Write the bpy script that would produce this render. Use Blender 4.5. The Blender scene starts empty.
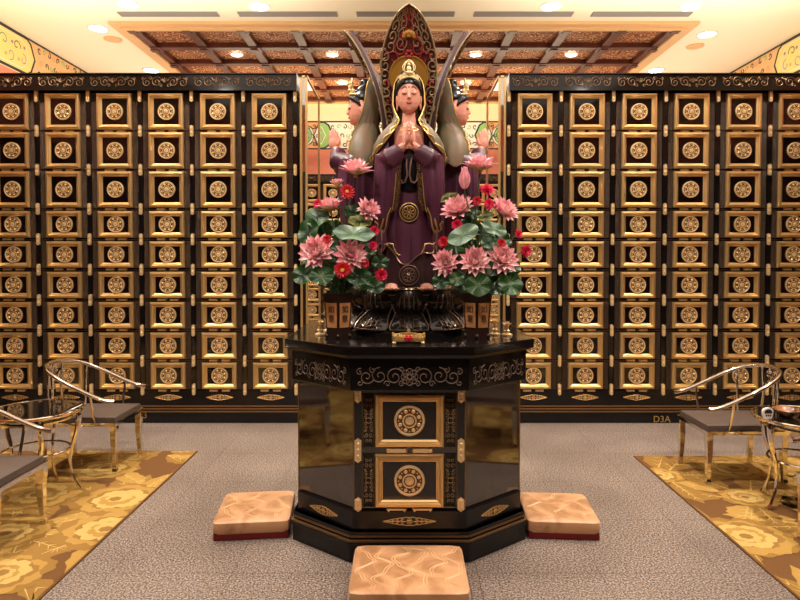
import bpy, bmesh, math, random
from math import sin, cos, pi, radians, sqrt, atan2
from mathutils import Vector, Matrix
random.seed(7)
SC = bpy.context.scene
COL = SC.collection

# ------------------------------------------------------------------ camera
EYE = 1.54; PITCH = 0.023
cam = bpy.data.cameras.new('camera'); cam_o = bpy.data.objects.new('camera', cam); COL.objects.link(cam_o)
cam_o.location = (0, 0, EYE); cam_o.rotation_euler = (pi/2 - PITCH, 0, 0)
cam.lens = 27.0; cam.sensor_width = 36.0; cam.shift_x = -0.005; cam.shift_y = -0.035
cam.clip_start = 0.05; cam.clip_end = 60
SC.camera = cam_o

def at(px, py, Y):
    """point of the room seen at pixel (px,py) at distance Y"""
    u = (px-404)/600.0; v = (272-py)/600.0
    d = Vector((u, cos(PITCH) + v*sin(PITCH), -sin(PITCH) + v*cos(PITCH)))
    d *= Y/d.y
    return Vector((d.x, d.y, EYE + d.z))

# ------------------------------------------------------------------ world, exposure, lights
w = bpy.data.worlds.new('world'); SC.world = w; w.use_nodes = True
w.node_tree.nodes['Background'].inputs[0].default_value = (1, .85, .65, 1)
w.node_tree.nodes['Background'].inputs[1].default_value = 0.05
SC.view_settings.view_transform = 'Standard'; SC.view_settings.look = 'None'
SC.view_settings.gamma = 1; SC.view_settings.use_curve_mapping = False
SC.view_settings.exposure = 0.62

def area(name, loc, sx, sy, power, rot=(0, 0, 0), col=(1, .78, .55)):
    l = bpy.data.lights.new(name, 'AREA'); l.shape = 'RECTANGLE'; l.size = sx; l.size_y = sy
    l.energy = power; l.color = col
    o = bpy.data.objects.new(name, l); COL.objects.link(o); o.location = loc; o.rotation_euler = rot
    return o
# added unseen uplights above the cabinets, put in to brighten the ceiling
area('uplight_fill', (-2.7, 6.0, 3.40), 3.2, .25, 30, (pi, 0, 0), (1, .90, .74))
area('uplight_fill', (2.7, 6.0, 3.40), 3.2, .25, 30, (pi, 0, 0), (1, .90, .74))
# soft area fill added under the ceiling, in front and behind
area('ceiling_fill', (0, 2.6, 4.22), 6.5, 4.0, 34, (0, 0, 0), (1, .90, .80))
area('ceiling_fill', (0, 8.6, 4.20), 5.5, 2.0, 34, (0, 0, 0), (1, .89, .78))
for sx_ in (-3.95, 3.95): area('uplight_fill', (sx_, 8.2, 3.15), 1.1, 3.2, 13, (pi, 0, 0), (1, .90, .72))  # added uplights behind the cabinets, evening out the ceiling brightness
area('far_uplight_fill', (0, 9.6, 3.30), 6.0, .3, 70, (pi, 0, 0), (1, .86, .62))  # added uplight that brightens the far ceiling

LAMPS = []          # filled further down: position of each downlight

# ------------------------------------------------------------------ materials
def srgb(r, g, b):
    f = lambda c: (c/255/12.92) if c/255 <= .04045 else ((c/255+.055)/1.055)**2.4
    return (f(r), f(g), f(b), 1)

def mat(name, col, rough=.5, metal=0.0, spec=.5, coat=0.0, emis=None, estr=0, bump=None, var=None, sheen=0, sss=0):
    """col: linear rgba; bump=(kind, scale, strength); var=(scale, col2, contrast)"""
    m = bpy.data.materials.new(name); m.use_nodes = True
    nt = m.node_tree; b = nt.nodes['Principled BSDF']
    b.inputs['Base Color'].default_value = col; b.inputs['Roughness'].default_value = rough
    b.inputs['Metallic'].default_value = metal; b.inputs['Specular IOR Level'].default_value = spec
    b.inputs['Coat Weight'].default_value = coat; b.inputs['Coat Roughness'].default_value = .05
    if emis: b.inputs['Emission Color'].default_value = emis; b.inputs['Emission Strength'].default_value = estr
    tc = nt.nodes.new('ShaderNodeTexCoord')
    if var:
        n = nt.nodes.new('ShaderNodeTexNoise'); n.inputs['Scale'].default_value = var[0]; n.inputs['Detail'].default_value = 4
        nt.links.new(tc.outputs['Object'], n.inputs['Vector'])
        r = nt.nodes.new('ShaderNodeValToRGB'); c = var[2] if len(var) > 2 else .2
        r.color_ramp.elements[0].position = .5-c; r.color_ramp.elements[1].position = .5+c
        r.color_ramp.elements[0].color = col; r.color_ramp.elements[1].color = var[1]
        nt.links.new(n.outputs['Fac'], r.inputs[0]); nt.links.new(r.outputs[0], b.inputs['Base Color'])
    if bump:
        if bump[0] == 'noise':
            t = nt.nodes.new('ShaderNodeTexNoise'); out = t.outputs['Fac']; t.inputs['Detail'].default_value = 3
        else:
            t = nt.nodes.new('ShaderNodeTexVoronoi'); out = t.outputs['Distance']
        t.inputs['Scale'].default_value = bump[1]
        nt.links.new(tc.outputs['Object'], t.inputs['Vector'])
        bp = nt.nodes.new('ShaderNodeBump'); bp.inputs['Strength'].default_value = bump[2]; bp.inputs['Distance'].default_value = .01
        nt.links.new(out, bp.inputs['Height']); nt.links.new(bp.outputs[0], b.inputs['Normal'])
    return m

def carved_mat(name, c1, c2, scale, rough=.45, metal=.3, thr=.12):
    """low relief of rings and tendrils: distorted voronoi edges in c2 over c1"""
    m = bpy.data.materials.new(name); m.use_nodes = True; nt = m.node_tree; b = nt.nodes['Principled BSDF']
    tc = nt.nodes.new('ShaderNodeTexCoord')
    v = nt.nodes.new('ShaderNodeTexVoronoi'); v.inputs['Scale'].default_value = scale; v.feature = 'F1'
    v.inputs['Randomness'].default_value = .55
    nt.links.new(tc.outputs['Object'], v.inputs['Vector'])
    mm = nt.nodes.new('ShaderNodeMath'); mm.operation = 'MULTIPLY'; mm.inputs[1].default_value = 26
    sn = nt.nodes.new('ShaderNodeMath'); sn.operation = 'SINE'
    nt.links.new(v.outputs['Distance'], mm.inputs[0]); nt.links.new(mm.outputs[0], sn.inputs[0])
    r = nt.nodes.new('ShaderNodeValToRGB'); r.color_ramp.elements[0].position = .45+thr; r.color_ramp.elements[1].position = .75+thr
    r.color_ramp.elements[0].color = c1; r.color_ramp.elements[1].color = c2
    nt.links.new(sn.outputs[0], r.inputs[0]); nt.links.new(r.outputs[0], b.inputs['Base Color'])
    bp = nt.nodes.new('ShaderNodeBump'); bp.inputs['Strength'].default_value = .5; bp.inputs['Distance'].default_value = .008
    nt.links.new(sn.outputs[0], bp.inputs['Height']); nt.links.new(bp.outputs[0], b.inputs['Normal'])
    b.inputs['Roughness'].default_value = rough; b.inputs['Metallic'].default_value = metal; b.inputs['Specular IOR Level'].default_value = .2
    return m

def granite_mat():
    m = bpy.data.materials.new('granite'); m.use_nodes = True; nt = m.node_tree; b = nt.nodes['Principled BSDF']
    N = nt.nodes.new; L = nt.links.new
    tc = N('ShaderNodeTexCoord')
    n = N('ShaderNodeTexNoise'); n.inputs['Scale'].default_value = 105; n.inputs['Detail'].default_value = 3; n.inputs['Roughness'].default_value = .75
    L(tc.outputs['Object'], n.inputs['Vector'])
    r = N('ShaderNodeValToRGB'); e = r.color_ramp.elements
    e[0].position = .40; e[0].color = srgb(62, 50, 44); e[1].position = .61; e[1].color = srgb(206, 192, 180)
    x = e.new(.5); x.color = srgb(136, 119, 109)
    L(n.outputs['Fac'], r.inputs[0])
    n2 = N('ShaderNodeTexNoise'); n2.inputs['Scale'].default_value = 1.3; n2.inputs['Detail'].default_value = 3
    L(tc.outputs['Object'], n2.inputs['Vector'])
    r2 = N('ShaderNodeValToRGB'); r2.color_ramp.elements[0].color = (.78, .76, .75, 1); r2.color_ramp.elements[1].color = (1, 1, 1, 1)
    r2.color_ramp.elements[0].position = .35; r2.color_ramp.elements[1].position = .6
    L(n2.outputs['Fac'], r2.inputs[0])
    mx = N('ShaderNodeMix'); mx.data_type = 'RGBA'; mx.blend_type = 'MULTIPLY'; mx.inputs[0].default_value = 1
    L(r.outputs[0], mx.inputs[6]); L(r2.outputs[0], mx.inputs[7])
    bk = N('ShaderNodeTexBrick'); bk.offset = 0; bk.inputs['Scale'].default_value = 1; bk.inputs['Mortar Size'].default_value = .0022
    bk.inputs['Brick Width'].default_value = .6; bk.inputs['Row Height'].default_value = .6
    bk.inputs['Color1'].default_value = (1, 1, 1, 1); bk.inputs['Color2'].default_value = (.9, .89, .88, 1); bk.inputs['Mortar'].default_value = (.45, .42, .4, 1)
    mp = N('ShaderNodeMapping'); mp.inputs['Location'].default_value = (.84, .1, 0)
    L(tc.outputs['Object'], mp.inputs[0]); L(mp.outputs[0], bk.inputs['Vector'])
    m2 = N('ShaderNodeMix'); m2.data_type = 'RGBA'; m2.blend_type = 'MULTIPLY'; m2.inputs[0].default_value = 1
    L(mx.outputs[2], m2.inputs[6]); L(bk.outputs['Color'], m2.inputs[7]); L(m2.outputs[2], b.inputs['Base Color'])
    b.inputs['Roughness'].default_value = .34; b.inputs['Specular IOR Level'].default_value = .35
    return m

M = {}
M['black'] = mat('black lacquer', (.006, .005, .005, 1), .12, 0, .6, .3)
M['black2'] = mat('black lacquer plinth', (.006, .005, .006, 1), .22, 0, .4)
M['panel'] = mat('black mirror panel', (.008, .004, .004, 1), .05, 0, .6, .3)
M['altar_panel'] = mat('polished altar panel', (.022, .011, .005, 1), .05, 0, 1.0, 1.0)
M['gold'] = mat('brushed gold', srgb(236, 200, 138), .36, .85)
M['gold_dk'] = mat('dull gold', srgb(196, 150, 88), .4, .6)
M['gold_med'] = mat('medallion gold', srgb(246, 214, 160), .32, .5)
M['recess'] = mat('medallion recess', srgb(112, 74, 36), .5, .3)
M['strip'] = carved_mat('carved side strip', srgb(22, 13, 8), srgb(88, 60, 34), 60, .35, .2, -.2)
M['strip_big'] = carved_mat('carved altar strip', srgb(20, 15, 11), srgb(60, 48, 32), 60, .4, .2, -.1)
M['scroll'] = mat('scroll carving', srgb(126, 96, 64), .4, .4)
M['scroll_dim'] = mat('dim scroll carving', srgb(112, 92, 78), .4, .3)
M['bronze'] = mat('bronze line', srgb(150, 112, 72), .35, .7)
M['steel'] = mat('joint strip', srgb(110, 84, 74), .3, .8)
M['chrome'] = mat('chrome', (.78, .72, .66, 1), .08, 1.0)
M['mirror'] = mat('mirror', (.86, .84, .8, 1), .02, 1.0)
M['leather'] = mat('grey brown leather', srgb(88, 74, 66), .45, 0, .4, bump=('noise', 180, .1))
M['glass_dark'] = mat('dark table glass', (.01, .008, .007, 1), .03, 0, .8, .5)
M['cream'] = mat('cream ceiling paint', srgb(252, 236, 206), .8)
M['peach'] = mat('peach trim paint', srgb(232, 184, 128), .6)
M['wall_red'] = mat('coral red wall paint', srgb(238, 146, 116), .7)
M['wall_cream'] = mat('cream wall paint', srgb(250, 232, 190), .8)
M['dark_wall'] = mat('dark panelling', srgb(38, 22, 12), .3, 0, .5)
M['beam'] = mat('rosewood beam', srgb(112, 54, 36), .4, 0, .5, var=(9, srgb(84, 38, 24), .2))
M['coffer'] = carved_mat('carved coffer panel', srgb(140, 78, 48), srgb(218, 158, 106), 9, .5, .1, .0)
M['vent'] = mat('grey vent', srgb(150, 140, 132), .6)
M['lamp'] = mat('lit lamp', (1, 1, 1, 1), .5, emis=(1, .93, .8, 1), estr=14)
M['white'] = mat('white glazed', srgb(240, 236, 228), .25)
M['granite'] = granite_mat()
M['skin'] = mat('painted skin', srgb(232, 164, 140), .42, var=(14, srgb(226, 152, 130), .3))
M['purple'] = mat('purple painted robe', srgb(94, 46, 70), .38, 0, .5, var=(7, srgb(74, 36, 52), .2))
M['purple_dk'] = mat('dark plum robe', srgb(60, 30, 36), .42, var=(6, srgb(46, 24, 26), .2))
M['olive'] = mat('olive grey cloak', srgb(94, 88, 64), .55, var=(13, srgb(114, 88, 62), .08))
M['trim_gold'] = mat('gilt edge', srgb(206, 168, 96), .35, .6)
M['hair'] = mat('black hair paint', (.006, .006, .008, 1), .3)
M['ivory'] = mat('ivory gilt crown', srgb(236, 214, 158), .4, .2)
M['lips'] = mat('lip paint', srgb(188, 84, 76), .4)
M['brow'] = mat('brow paint', srgb(96, 48, 40), .5)
M['brocade'] = carved_mat('brocade band', srgb(52, 30, 24), srgb(150, 116, 70), 42, .45, .3)
M['mandorla'] = mat('crimson mandorla', srgb(104, 28, 24), .5, var=(20, srgb(60, 18, 18), .15))
M['mandorla_back'] = mat('plum mandorla back', srgb(84, 58, 66), .4)
M['mscroll'] = mat('verdigris gilt scroll', srgb(168, 146, 108), .42, .35)
M['mscroll2'] = mat('red scroll', srgb(164, 40, 48), .42)
M['halo'] = mat('ochre halo', srgb(190, 138, 54), .45, .3)
M['dark_silver'] = mat('dark silver scroll', srgb(150, 120, 104), .3, .7)
M['lotus_black'] = mat('black lotus lacquer', (.012, .009, .008, 1), .16, .0, .7, .6)
M['lotus_edge'] = mat('lotus rib edge', srgb(120, 98, 82), .22, .6)
M['pink'] = mat('pink petal', srgb(252, 176, 186), .55, var=(9, srgb(254, 216, 212), .25))
M['pink_tip'] = mat('deep pink petal', srgb(246, 158, 174), .5)
M['red'] = mat('red petal', srgb(206, 16, 40), .5)
M['crimson'] = mat('crimson petal', srgb(222, 24, 76), .5)
M['yellow'] = mat('yellow flower centre', srgb(240, 196, 84), .6)
M['sepal'] = mat('yellow green sepal', srgb(170, 156, 70), .5)
M['leaf'] = mat('green leaf', srgb(44, 88, 36), .34, var=(20, srgb(28, 62, 26), .2))
M['leaf_mid'] = mat('grey green leaf', srgb(78, 112, 74), .42, var=(20, srgb(58, 92, 58), .2))
M['leaf_silver'] = mat('silver green leaf', srgb(128, 150, 126), .4, var=(25, srgb(88, 118, 96), .2))
M['leaf_olive'] = mat('olive leaf', srgb(128, 132, 62), .45)
M['vein'] = mat('leaf vein', srgb(112, 142, 92), .5)
M['vein_dk'] = mat('dark leaf vein', srgb(20, 40, 24), .5)
M['stem'] = mat('green stem', srgb(58, 86, 44), .5)
M['vase_wood'] = mat('tan wood panel', srgb(214, 152, 96), .45, var=(12, srgb(190, 128, 76), .25))
M['vase_dark'] = mat('dark vase wood', srgb(44, 24, 18), .35)
M['ink'] = mat('ink', srgb(50, 24, 16), .5)
M['silk_red'] = mat('red cushion base', srgb(122, 16, 22), .6)
M['thread'] = mat('raised gold thread', srgb(240, 196, 146), .4)
M['brocade_gold'] = mat('strip carving gold', srgb(150, 120, 80), .4, .5)
M['gold_leafy'] = carved_mat('ornament gold', srgb(90, 60, 26), srgb(232, 186, 108), 75, .36, .6, -.45)
M['brown_bowl'] = mat('brown glazed bowl', srgb(74, 44, 28), .25, 0, var=(22, srgb(160, 110, 74), .1))

def silk_mat():
    m = bpy.data.materials.new('peach silk'); m.use_nodes = True; nt = m.node_tree; b = nt.nodes['Principled BSDF']
    tc = nt.nodes.new('ShaderNodeTexCoord')
    n = nt.nodes.new('ShaderNodeTexNoise'); n.inputs['Scale'].default_value = 5; n.inputs['Detail'].default_value = 5; n.inputs['Distortion'].default_value = 1.2
    nt.links.new(tc.outputs['Object'], n.inputs['Vector'])
    r = nt.nodes.new('ShaderNodeValToRGB'); r.color_ramp.elements[0].position = .38; r.color_ramp.elements[1].position = .56
    r.color_ramp.elements[0].color = srgb(176, 124, 78); r.color_ramp.elements[1].color = srgb(216, 162, 116)
    nt.links.new(n.outputs['Fac'], r.inputs[0]); nt.links.new(r.outputs[0], b.inputs['Base Color'])
    b.inputs['Roughness'].default_value = .42; b.inputs['Sheen Weight'].default_value = .2
    return m
M['silk'] = silk_mat()
RUG = [mat('rug brown', srgb(118, 78, 32), .95, var=(300, srgb(98, 62, 24), .2)),
       mat('rug ochre', srgb(154, 114, 48), .95, var=(300, srgb(140, 102, 42), .2)),
       mat('rug gold', srgb(182, 142, 68), .95, var=(300, srgb(168, 128, 58), .2)),
       mat('rug straw', srgb(206, 172, 100), .95, var=(300, srgb(194, 158, 86), .2))]

# ------------------------------------------------------------------ mesh helper
class MB:
    def __init__(s): s.v = []; s.f = []; s.m = []; s.cur = 0; s.T = None
    def add(s, vs, fs):
        o = len(s.v)
        for p in vs:
            p = Vector(p)
            if s.T is not None: p = s.T @ p
            s.v.append(p)
        for f in fs: s.f.append([i+o for i in f]); s.m.append(s.cur)
        return s
    def box(s, x0, x1, y0, y1, z0, z1):
        return s.add([(x0,y0,z0),(x1,y0,z0),(x1,y1,z0),(x0,y1,z0),(x0,y0,z1),(x1,y0,z1),(x1,y1,z1),(x0,y1,z1)],
                     [(0,3,2,1),(4,5,6,7),(0,1,5,4),(1,2,6,5),(2,3,7,6),(3,0,4,7)])
    def loft(s, rings, caps=True, closed=True):
        n = len(rings[0]); vs = [p for r in rings for p in r]; fs = []
        for i in range(len(rings)-1):
            for j in range(n if closed else n-1):
                k = (j+1) % n
                fs.append((i*n+j, i*n+k, (i+1)*n+k, (i+1)*n+j))
        if caps: fs.append(tuple(range(n-1, -1, -1))); fs.append(tuple((len(rings)-1)*n+j for j in range(n)))
        return s.add(vs, fs)
    def prism(s, pts, z0, z1):
        return s.loft([[(x, y, z0) for x, y in pts], [(x, y, z1) for x, y in pts]])
    def plate(s, pts, y0, y1):           # outline in x,z extruded along y (y0 = front)
        return s.loft([[(x, y1, z) for x, z in pts], [(x, y0, z) for x, z in pts]])
    def lathe(s, prof, n=24, axis='z', c=(0,0,0), caps=True):
        rings = []
        for r, h in prof:
            ring = []
            for i in range(n):
                a = 2*pi*i/n
                if axis == 'z': p = (c[0]+r*cos(a), c[1]+r*sin(a), c[2]+h)
                elif axis == 'y': p = (c[0]+r*cos(a), c[1]-h, c[2]+r*sin(a))
                else: p = (c[0]+h, c[1]+r*cos(a), c[2]+r*sin(a))
                ring.append(p)
            rings.append(ring)
        return s.loft(rings, caps)
    def ball(s, c, rx, ry=None, rz=None, n=12, rot=None):
        ry = rx if ry is None else ry; rz = rx if rz is None else rz
        k = max(5, n//2+1); rings = []
        for i in range(k+1):
            t = -pi/2 + pi*i/k; t = max(-pi/2+.02, min(pi/2-.02, t))
            ring = []
            for j in range(n):
                a = 2*pi*j/n; p = Vector((rx*cos(t)*cos(a), ry*cos(t)*sin(a), rz*sin(t)))
                if rot: p = rot @ p
                ring.append(Vector(c)+p)
            rings.append(ring)
        return s.loft(rings)
    def tube(s, pts, r, n=8, closed=False, flat=1.0):
        pts = [Vector(p) for p in pts]; N = len(pts)
        rad = r if isinstance(r, (list, tuple)) else [r]*N
        rings = []; up = None
        for i, p in enumerate(pts):
            if closed: t = pts[(i+1) % N]-pts[i-1]
            else: t = pts[min(i+1, N-1)]-pts[max(i-1, 0)]
            if t.length < 1e-9: t = Vector((0,0,1))
            t.normalize()
            if up is None:
                up = Vector((0,0,1)) if abs(t.z) < .9 else Vector((0,1,0))
            a = t.cross(up)
            if a.length < 1e-6: a = t.cross(Vector((1,0,0)))
            a.normalize(); b = a.cross(t).normalized(); up = b
            rings.append([p + a*cos(2*pi*k/n)*rad[i] + b*sin(2*pi*k/n)*rad[i]*flat for k in range(n)])
        if closed: rings.append(rings[0]); return s.loft(rings, False)
        return s.loft(rings)
    def grid(s, rows, thick=0):
        """open surface from rows of points, optional thickness along the normal"""
        R = len(rows); C = len(rows[0]); P = [[Vector(p) for p in r] for r in rows]
        if not thick:
            return s.add([p for r in P for p in r], [(i*C+j, i*C+j+1, (i+1)*C+j+1, (i+1)*C+j) for i in range(R-1) for j in range(C-1)])
        Q = []
        for i in range(R):
            q = []
            for j in range(C):
                du = P[min(i+1,R-1)][j]-P[max(i-1,0)][j]; dv = P[i][min(j+1,C-1)]-P[i][max(j-1,0)]
                n = du.cross(dv); n = n.normalized() if n.length > 1e-9 else Vector((0,0,1))
                q.append(P[i][j]+n*thick)
            Q.append(q)
        vs = [p for r in P for p in r]+[p for r in Q for p in r]; o = R*C; fs = []
        for i in range(R-1):
            for j in range(C-1):
                a, b_, c, d = i*C+j, i*C+j+1, (i+1)*C+j+1, (i+1)*C+j
                fs.append((a, b_, c, d)); fs.append((a+o, d+o, c+o, b_+o))
        for i in range(R-1):
            a, d = i*C, (i+1)*C; fs.append((a, d, d+o, a+o))
            a, d = i*C+C-1, (i+1)*C+C-1; fs.append((a, a+o, d+o, d))
        for j in range(C-1):
            fs.append((j, j+o, j+1+o, j+1)); k = (R-1)*C; fs.append((k+j, k+j+1, k+j+1+o, k+j+o))
        return s.add(vs, fs)
    def mesh(s, name, mats, smooth=True, bevel=0):
        me = bpy.data.meshes.new(name); me.from_pydata([tuple(p) for p in s.v], [], s.f)
        mats = mats if isinstance(mats, (list, tuple)) else [mats]
        for m in mats: me.materials.append(M[m] if isinstance(m, str) else m)
        for p, k in zip(me.polygons, s.m): p.material_index = k
        bm = bmesh.new(); bm.from_mesh(me)
        bmesh.ops.recalc_face_normals(bm, faces=bm.faces)
        if bevel:
            es = [e for e in bm.edges if len(e.link_faces) == 2 and e.calc_face_angle(0) > .5]
            bmesh.ops.bevel(bm, geom=es, offset=bevel, segments=2, affect='EDGES', profile=.6)
        for f in bm.faces: f.smooth = smooth
        if smooth:
            for e in bm.edges:
                if len(e.link_faces) == 2 and e.calc_face_angle(0) > .65: e.smooth = False
        bm.to_mesh(me); bm.free()
        return me
    def build(s, name, mats, parent=None, smooth=True, bevel=0, loc=None):
        return link(name, s.mesh(name, mats, smooth, bevel), parent, loc)

def link(name, me, parent=None, loc=None):
    o = bpy.data.objects.new(name, me); COL.objects.link(o)
    if parent: o.parent = parent
    if loc is not None: o.location = loc
    return o
def tag(o, label, cat, group=None, kind=None):
    o['label'] = label; o['category'] = cat
    if group: o['group'] = group
    if kind: o['kind'] = kind
    return o
def thing(name, loc, label, cat, group=None, rz=0):
    o = link(name, None, None, loc); o.rotation_euler = (0, 0, rz); o.empty_display_size = .05
    return tag(o, label, cat, group)
def struct(o): o['kind'] = 'structure'; return o
def copy_tree(o, parent=None):
    c = o.copy(); COL.objects.link(c)
    if parent: c.parent = parent
    for ch in list(o.children): copy_tree(ch, c)
    return c
def fused(mb, name, m, voxel, it=2):
    """one continuous skin from overlapping closed shapes"""
    o = mb.build('tmp', m)
    r = o.modifiers.new('r', 'REMESH'); r.mode = 'VOXEL'; r.voxel_size = voxel; r.use_smooth_shade = True
    sm = o.modifiers.new('s', 'SMOOTH'); sm.iterations = it; sm.factor = .5
    dg = bpy.context.evaluated_depsgraph_get()
    me = bpy.data.meshes.new_from_object(o.evaluated_get(dg)); me.name = name
    me.materials.clear(); me.materials.append(M[m])
    for p in me.polygons: p.use_smooth = True
    bpy.data.objects.remove(o)
    return me
def spiral(cx, cz, r, a0, turns, sgn=1, n=16, shrink=.15):
    out = []
    for i in range(n+1):
        t = i/n; a = a0 + sgn*turns*2*pi*t; q = r*(1-(1-shrink)*t)
        out.append((cx+q*cos(a), cz+q*sin(a)))
    return out
def textmesh(txt, size, name, m, parent, loc, rot=(pi/2,0,0), ext=.001):
    c = bpy.data.curves.new('t', 'FONT'); c.body = txt; c.size = size; c.extrude = ext; c.align_x = 'CENTER'; c.align_y = 'CENTER'
    o = bpy.data.objects.new('t', c); COL.objects.link(o)
    dg = bpy.context.evaluated_depsgraph_get(); dg.update()
    me = bpy.data.meshes.new_from_object(o.evaluated_get(dg)); me.name = name
    bpy.data.objects.remove(o)
    me.materials.clear(); me.materials.append(M[m])
    q = link(name, me, parent, loc); q.rotation_euler = rot
    return q

# ================================================================== ROOM
XL, XR, YB, YF, ZC = -4.7, 4.84, -0.9, 10.7, 4.30
struct(MB().box(XL-.1, XR+.1, YB-.1, YF+.1, -.1, 0).build('floor', 'granite', smooth=False))
# ceiling with the coffer opening
CX, CY0, CC, CN, CR = 3.25, 7.25, .65, 10, 5
CY1 = CY0+CC*CR
mb = MB()
mb.box(XL-.1, XR+.1, YB-.1, CY0-.02, ZC, ZC+.3); mb.box(XL-.1, -CX-.02, CY0-.02, YF+.1, ZC, ZC+.3)
mb.box(CX+.02, XR+.1, CY0-.02, YF+.1, ZC, ZC+.3); mb.box(-CX-.02, CX+.02, CY1+.02, YF+.1, ZC, ZC+.3); mb.box(-CX-.02, CX+.02, CY0-.02, CY1+.02, ZC+.2, ZC+.3)
struct(mb.build('ceiling', 'cream', smooth=False))
# stepped gilded border of the coffered field
mb = MB()
for i, (o, h, z) in enumerate(((.20, .095, .03), (.10, .07, .055))):
    a, b = CX+o, CX+o-h
    q0 = [(-a, CY0-o), (a, CY0-o), (a, CY1+o), (-a, CY1+o)]; q1 = [(-b, CY0-o+h), (b, CY0-o+h), (b, CY1+o-h), (-b, CY1+o-h)]
    mb.loft([[(x, y, zz) for x, y in q] for q, zz in ((q0, ZC-.001), (q0, ZC-z), (q1, ZC-z), (q1, ZC-.001))], False)
struct(mb.build('trim_1', 'peach', smooth=False))
# coffered rosewood ceiling: a grid of beams with brackets + carved panels
mb = MB(); bw = .055
for i in range(CN+1):
    x = -CX+i*CC; mb.box(x-bw, x+bw, CY0-.02, CY1+.02, ZC-.03, ZC+.09)
for j in range(CR+1):
    y = CY0+j*CC; mb.box(-CX-.02, CX+.02, y-bw, y+bw, ZC-.03, ZC+.09)
for i in range(CN+1):
    for j in range(CR+1):
        x = -CX+i*CC; y = CY0+j*CC
        mb.box(x-.09, x+.09, y-.09, y+.09, ZC-.045, ZC-.028)
        mb.box(x-.05, x+.05, y-.05, y+.05, ZC-.06, ZC-.043)
beams = struct(mb.build('trim_2', 'beam', smooth=False, bevel=.006))
mb = MB()
for i in range(CN):
    for j in range(CR):
        x = -CX+(i+.5)*CC; y = CY0+(j+.5)*CC; h = CC/2-bw
        mb.cur = 1; mb.box(x-h, x+h, y-h, y+h, ZC+.035, ZC+.20)
        mb.cur = 0
        for s in (.9, .98): pass
        mb.lathe([(.235, ZC+.035), (.235, ZC+.024), (.18, ZC+.018), (.17, ZC+.025), (.07, ZC+.02), (.05, ZC+.01)], 16, c=(x, y, 0))
        for (sx, sy) in ((1,1),(1,-1),(-1,1),(-1,-1)):
            mb.lathe([(.05, ZC+.035), (.045, ZC+.026), (.01, ZC+.02)], 8, c=(x+sx*.21, y+sy*.21, 0))
struct(mb.build('trim_3', ['coffer', 'coffer'], smooth=False))

# walls: dark panelling below, coral band, painted frieze, cream
def wall(name, boxes):
    mb = MB(); ms = []
    for i, (b, m) in enumerate(boxes): mb.cur = i; mb.box(*b); ms.append(m)
    return struct(mb.build(name, ms, smooth=False))
wall('wall_left', [((XL-.1, XL, YB, YF, 0, 3.10), 'dark_wall'), ((XL-.1, XL, YB, YF, 3.10, 3.80), 'wall_red'), ((XL-.1, XL, YB, YF, 3.80, ZC), 'wall_cream')])
wall('wall_right', [((XR, XR+.1, YB, YF, 0, 3.10), 'dark_wall'), ((XR, XR+.1, YB, YF, 3.10, 3.80), 'wall_red'), ((XR, XR+.1, YB, YF, 3.80, ZC), 'wall_cream')])
wall('wall_back', [((XL, XR, YB-.1, YB, 0, 3.28), 'dark_wall'), ((XL, XR, YB-.1, YB, 3.28, ZC), 'wall_red')])
wall('wall_front', [((XL, XR, YF, YF+.1, 0, 3.47), 'wall_red'), ((XL, XR, YF, YF+.1, 3.47, ZC), 'wall_cream')])

FR = [mat('frieze yellow', srgb(250, 226, 140), .7), mat('frieze green', srgb(150, 196, 108), .7), mat('frieze ink', srgb(52, 52, 56), .7),
      mat('frieze white', srgb(240, 238, 220), .7), mat('frieze orange', srgb(240, 172, 112), .7), mat('frieze lilac', srgb(180, 140, 160), .7),
      mat('frieze teal', srgb(110, 150, 140), .7), mat('frieze apricot', srgb(246, 196, 140), .7)]
class Fr:
    """painted frieze: shapes in (s,z) mapped on a wall"""
    def __init__(s, f): s.mb = MB(); s.f = f
    def fill(s, pts, c, k):
        s.mb.cur = c; n = len(pts)
        s.mb.add([s.f(a, b, .001*k) for a, b in pts], [tuple(range(n))])
    def line(s, pts, wd, c, k, closed=False):
        s.mb.cur = c; N = len(pts); vs = []
        for i, p in enumerate(pts):
            q0 = pts[i-1] if (i or closed) else p; q1 = pts[(i+1) % N] if (i < N-1 or closed) else p
            tx, tz = q1[0]-q0[0], q1[1]-q0[1]; l = sqrt(tx*tx+tz*tz) or 1; nx, nz = -tz/l*wd/2, tx/l*wd/2
            vs += [s.f(p[0]+nx, p[1]+nz, .001*k), s.f(p[0]-nx, p[1]-nz, .001*k)]
        fs = [(2*i, 2*i+1, 2*i+3, 2*i+2) for i in range(N-1)]
        if closed: fs.append((2*N-2, 2*N-1, 1, 0))
        s.mb.add(vs, fs)
def circ(cx, cz, r, n=20, a0=0, a1=2*pi): return [(cx+r*cos(a0+(a1-a0)*i/n), cz+r*sin(a0+(a1-a0)*i/n)) for i in range(n+1)]
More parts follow.
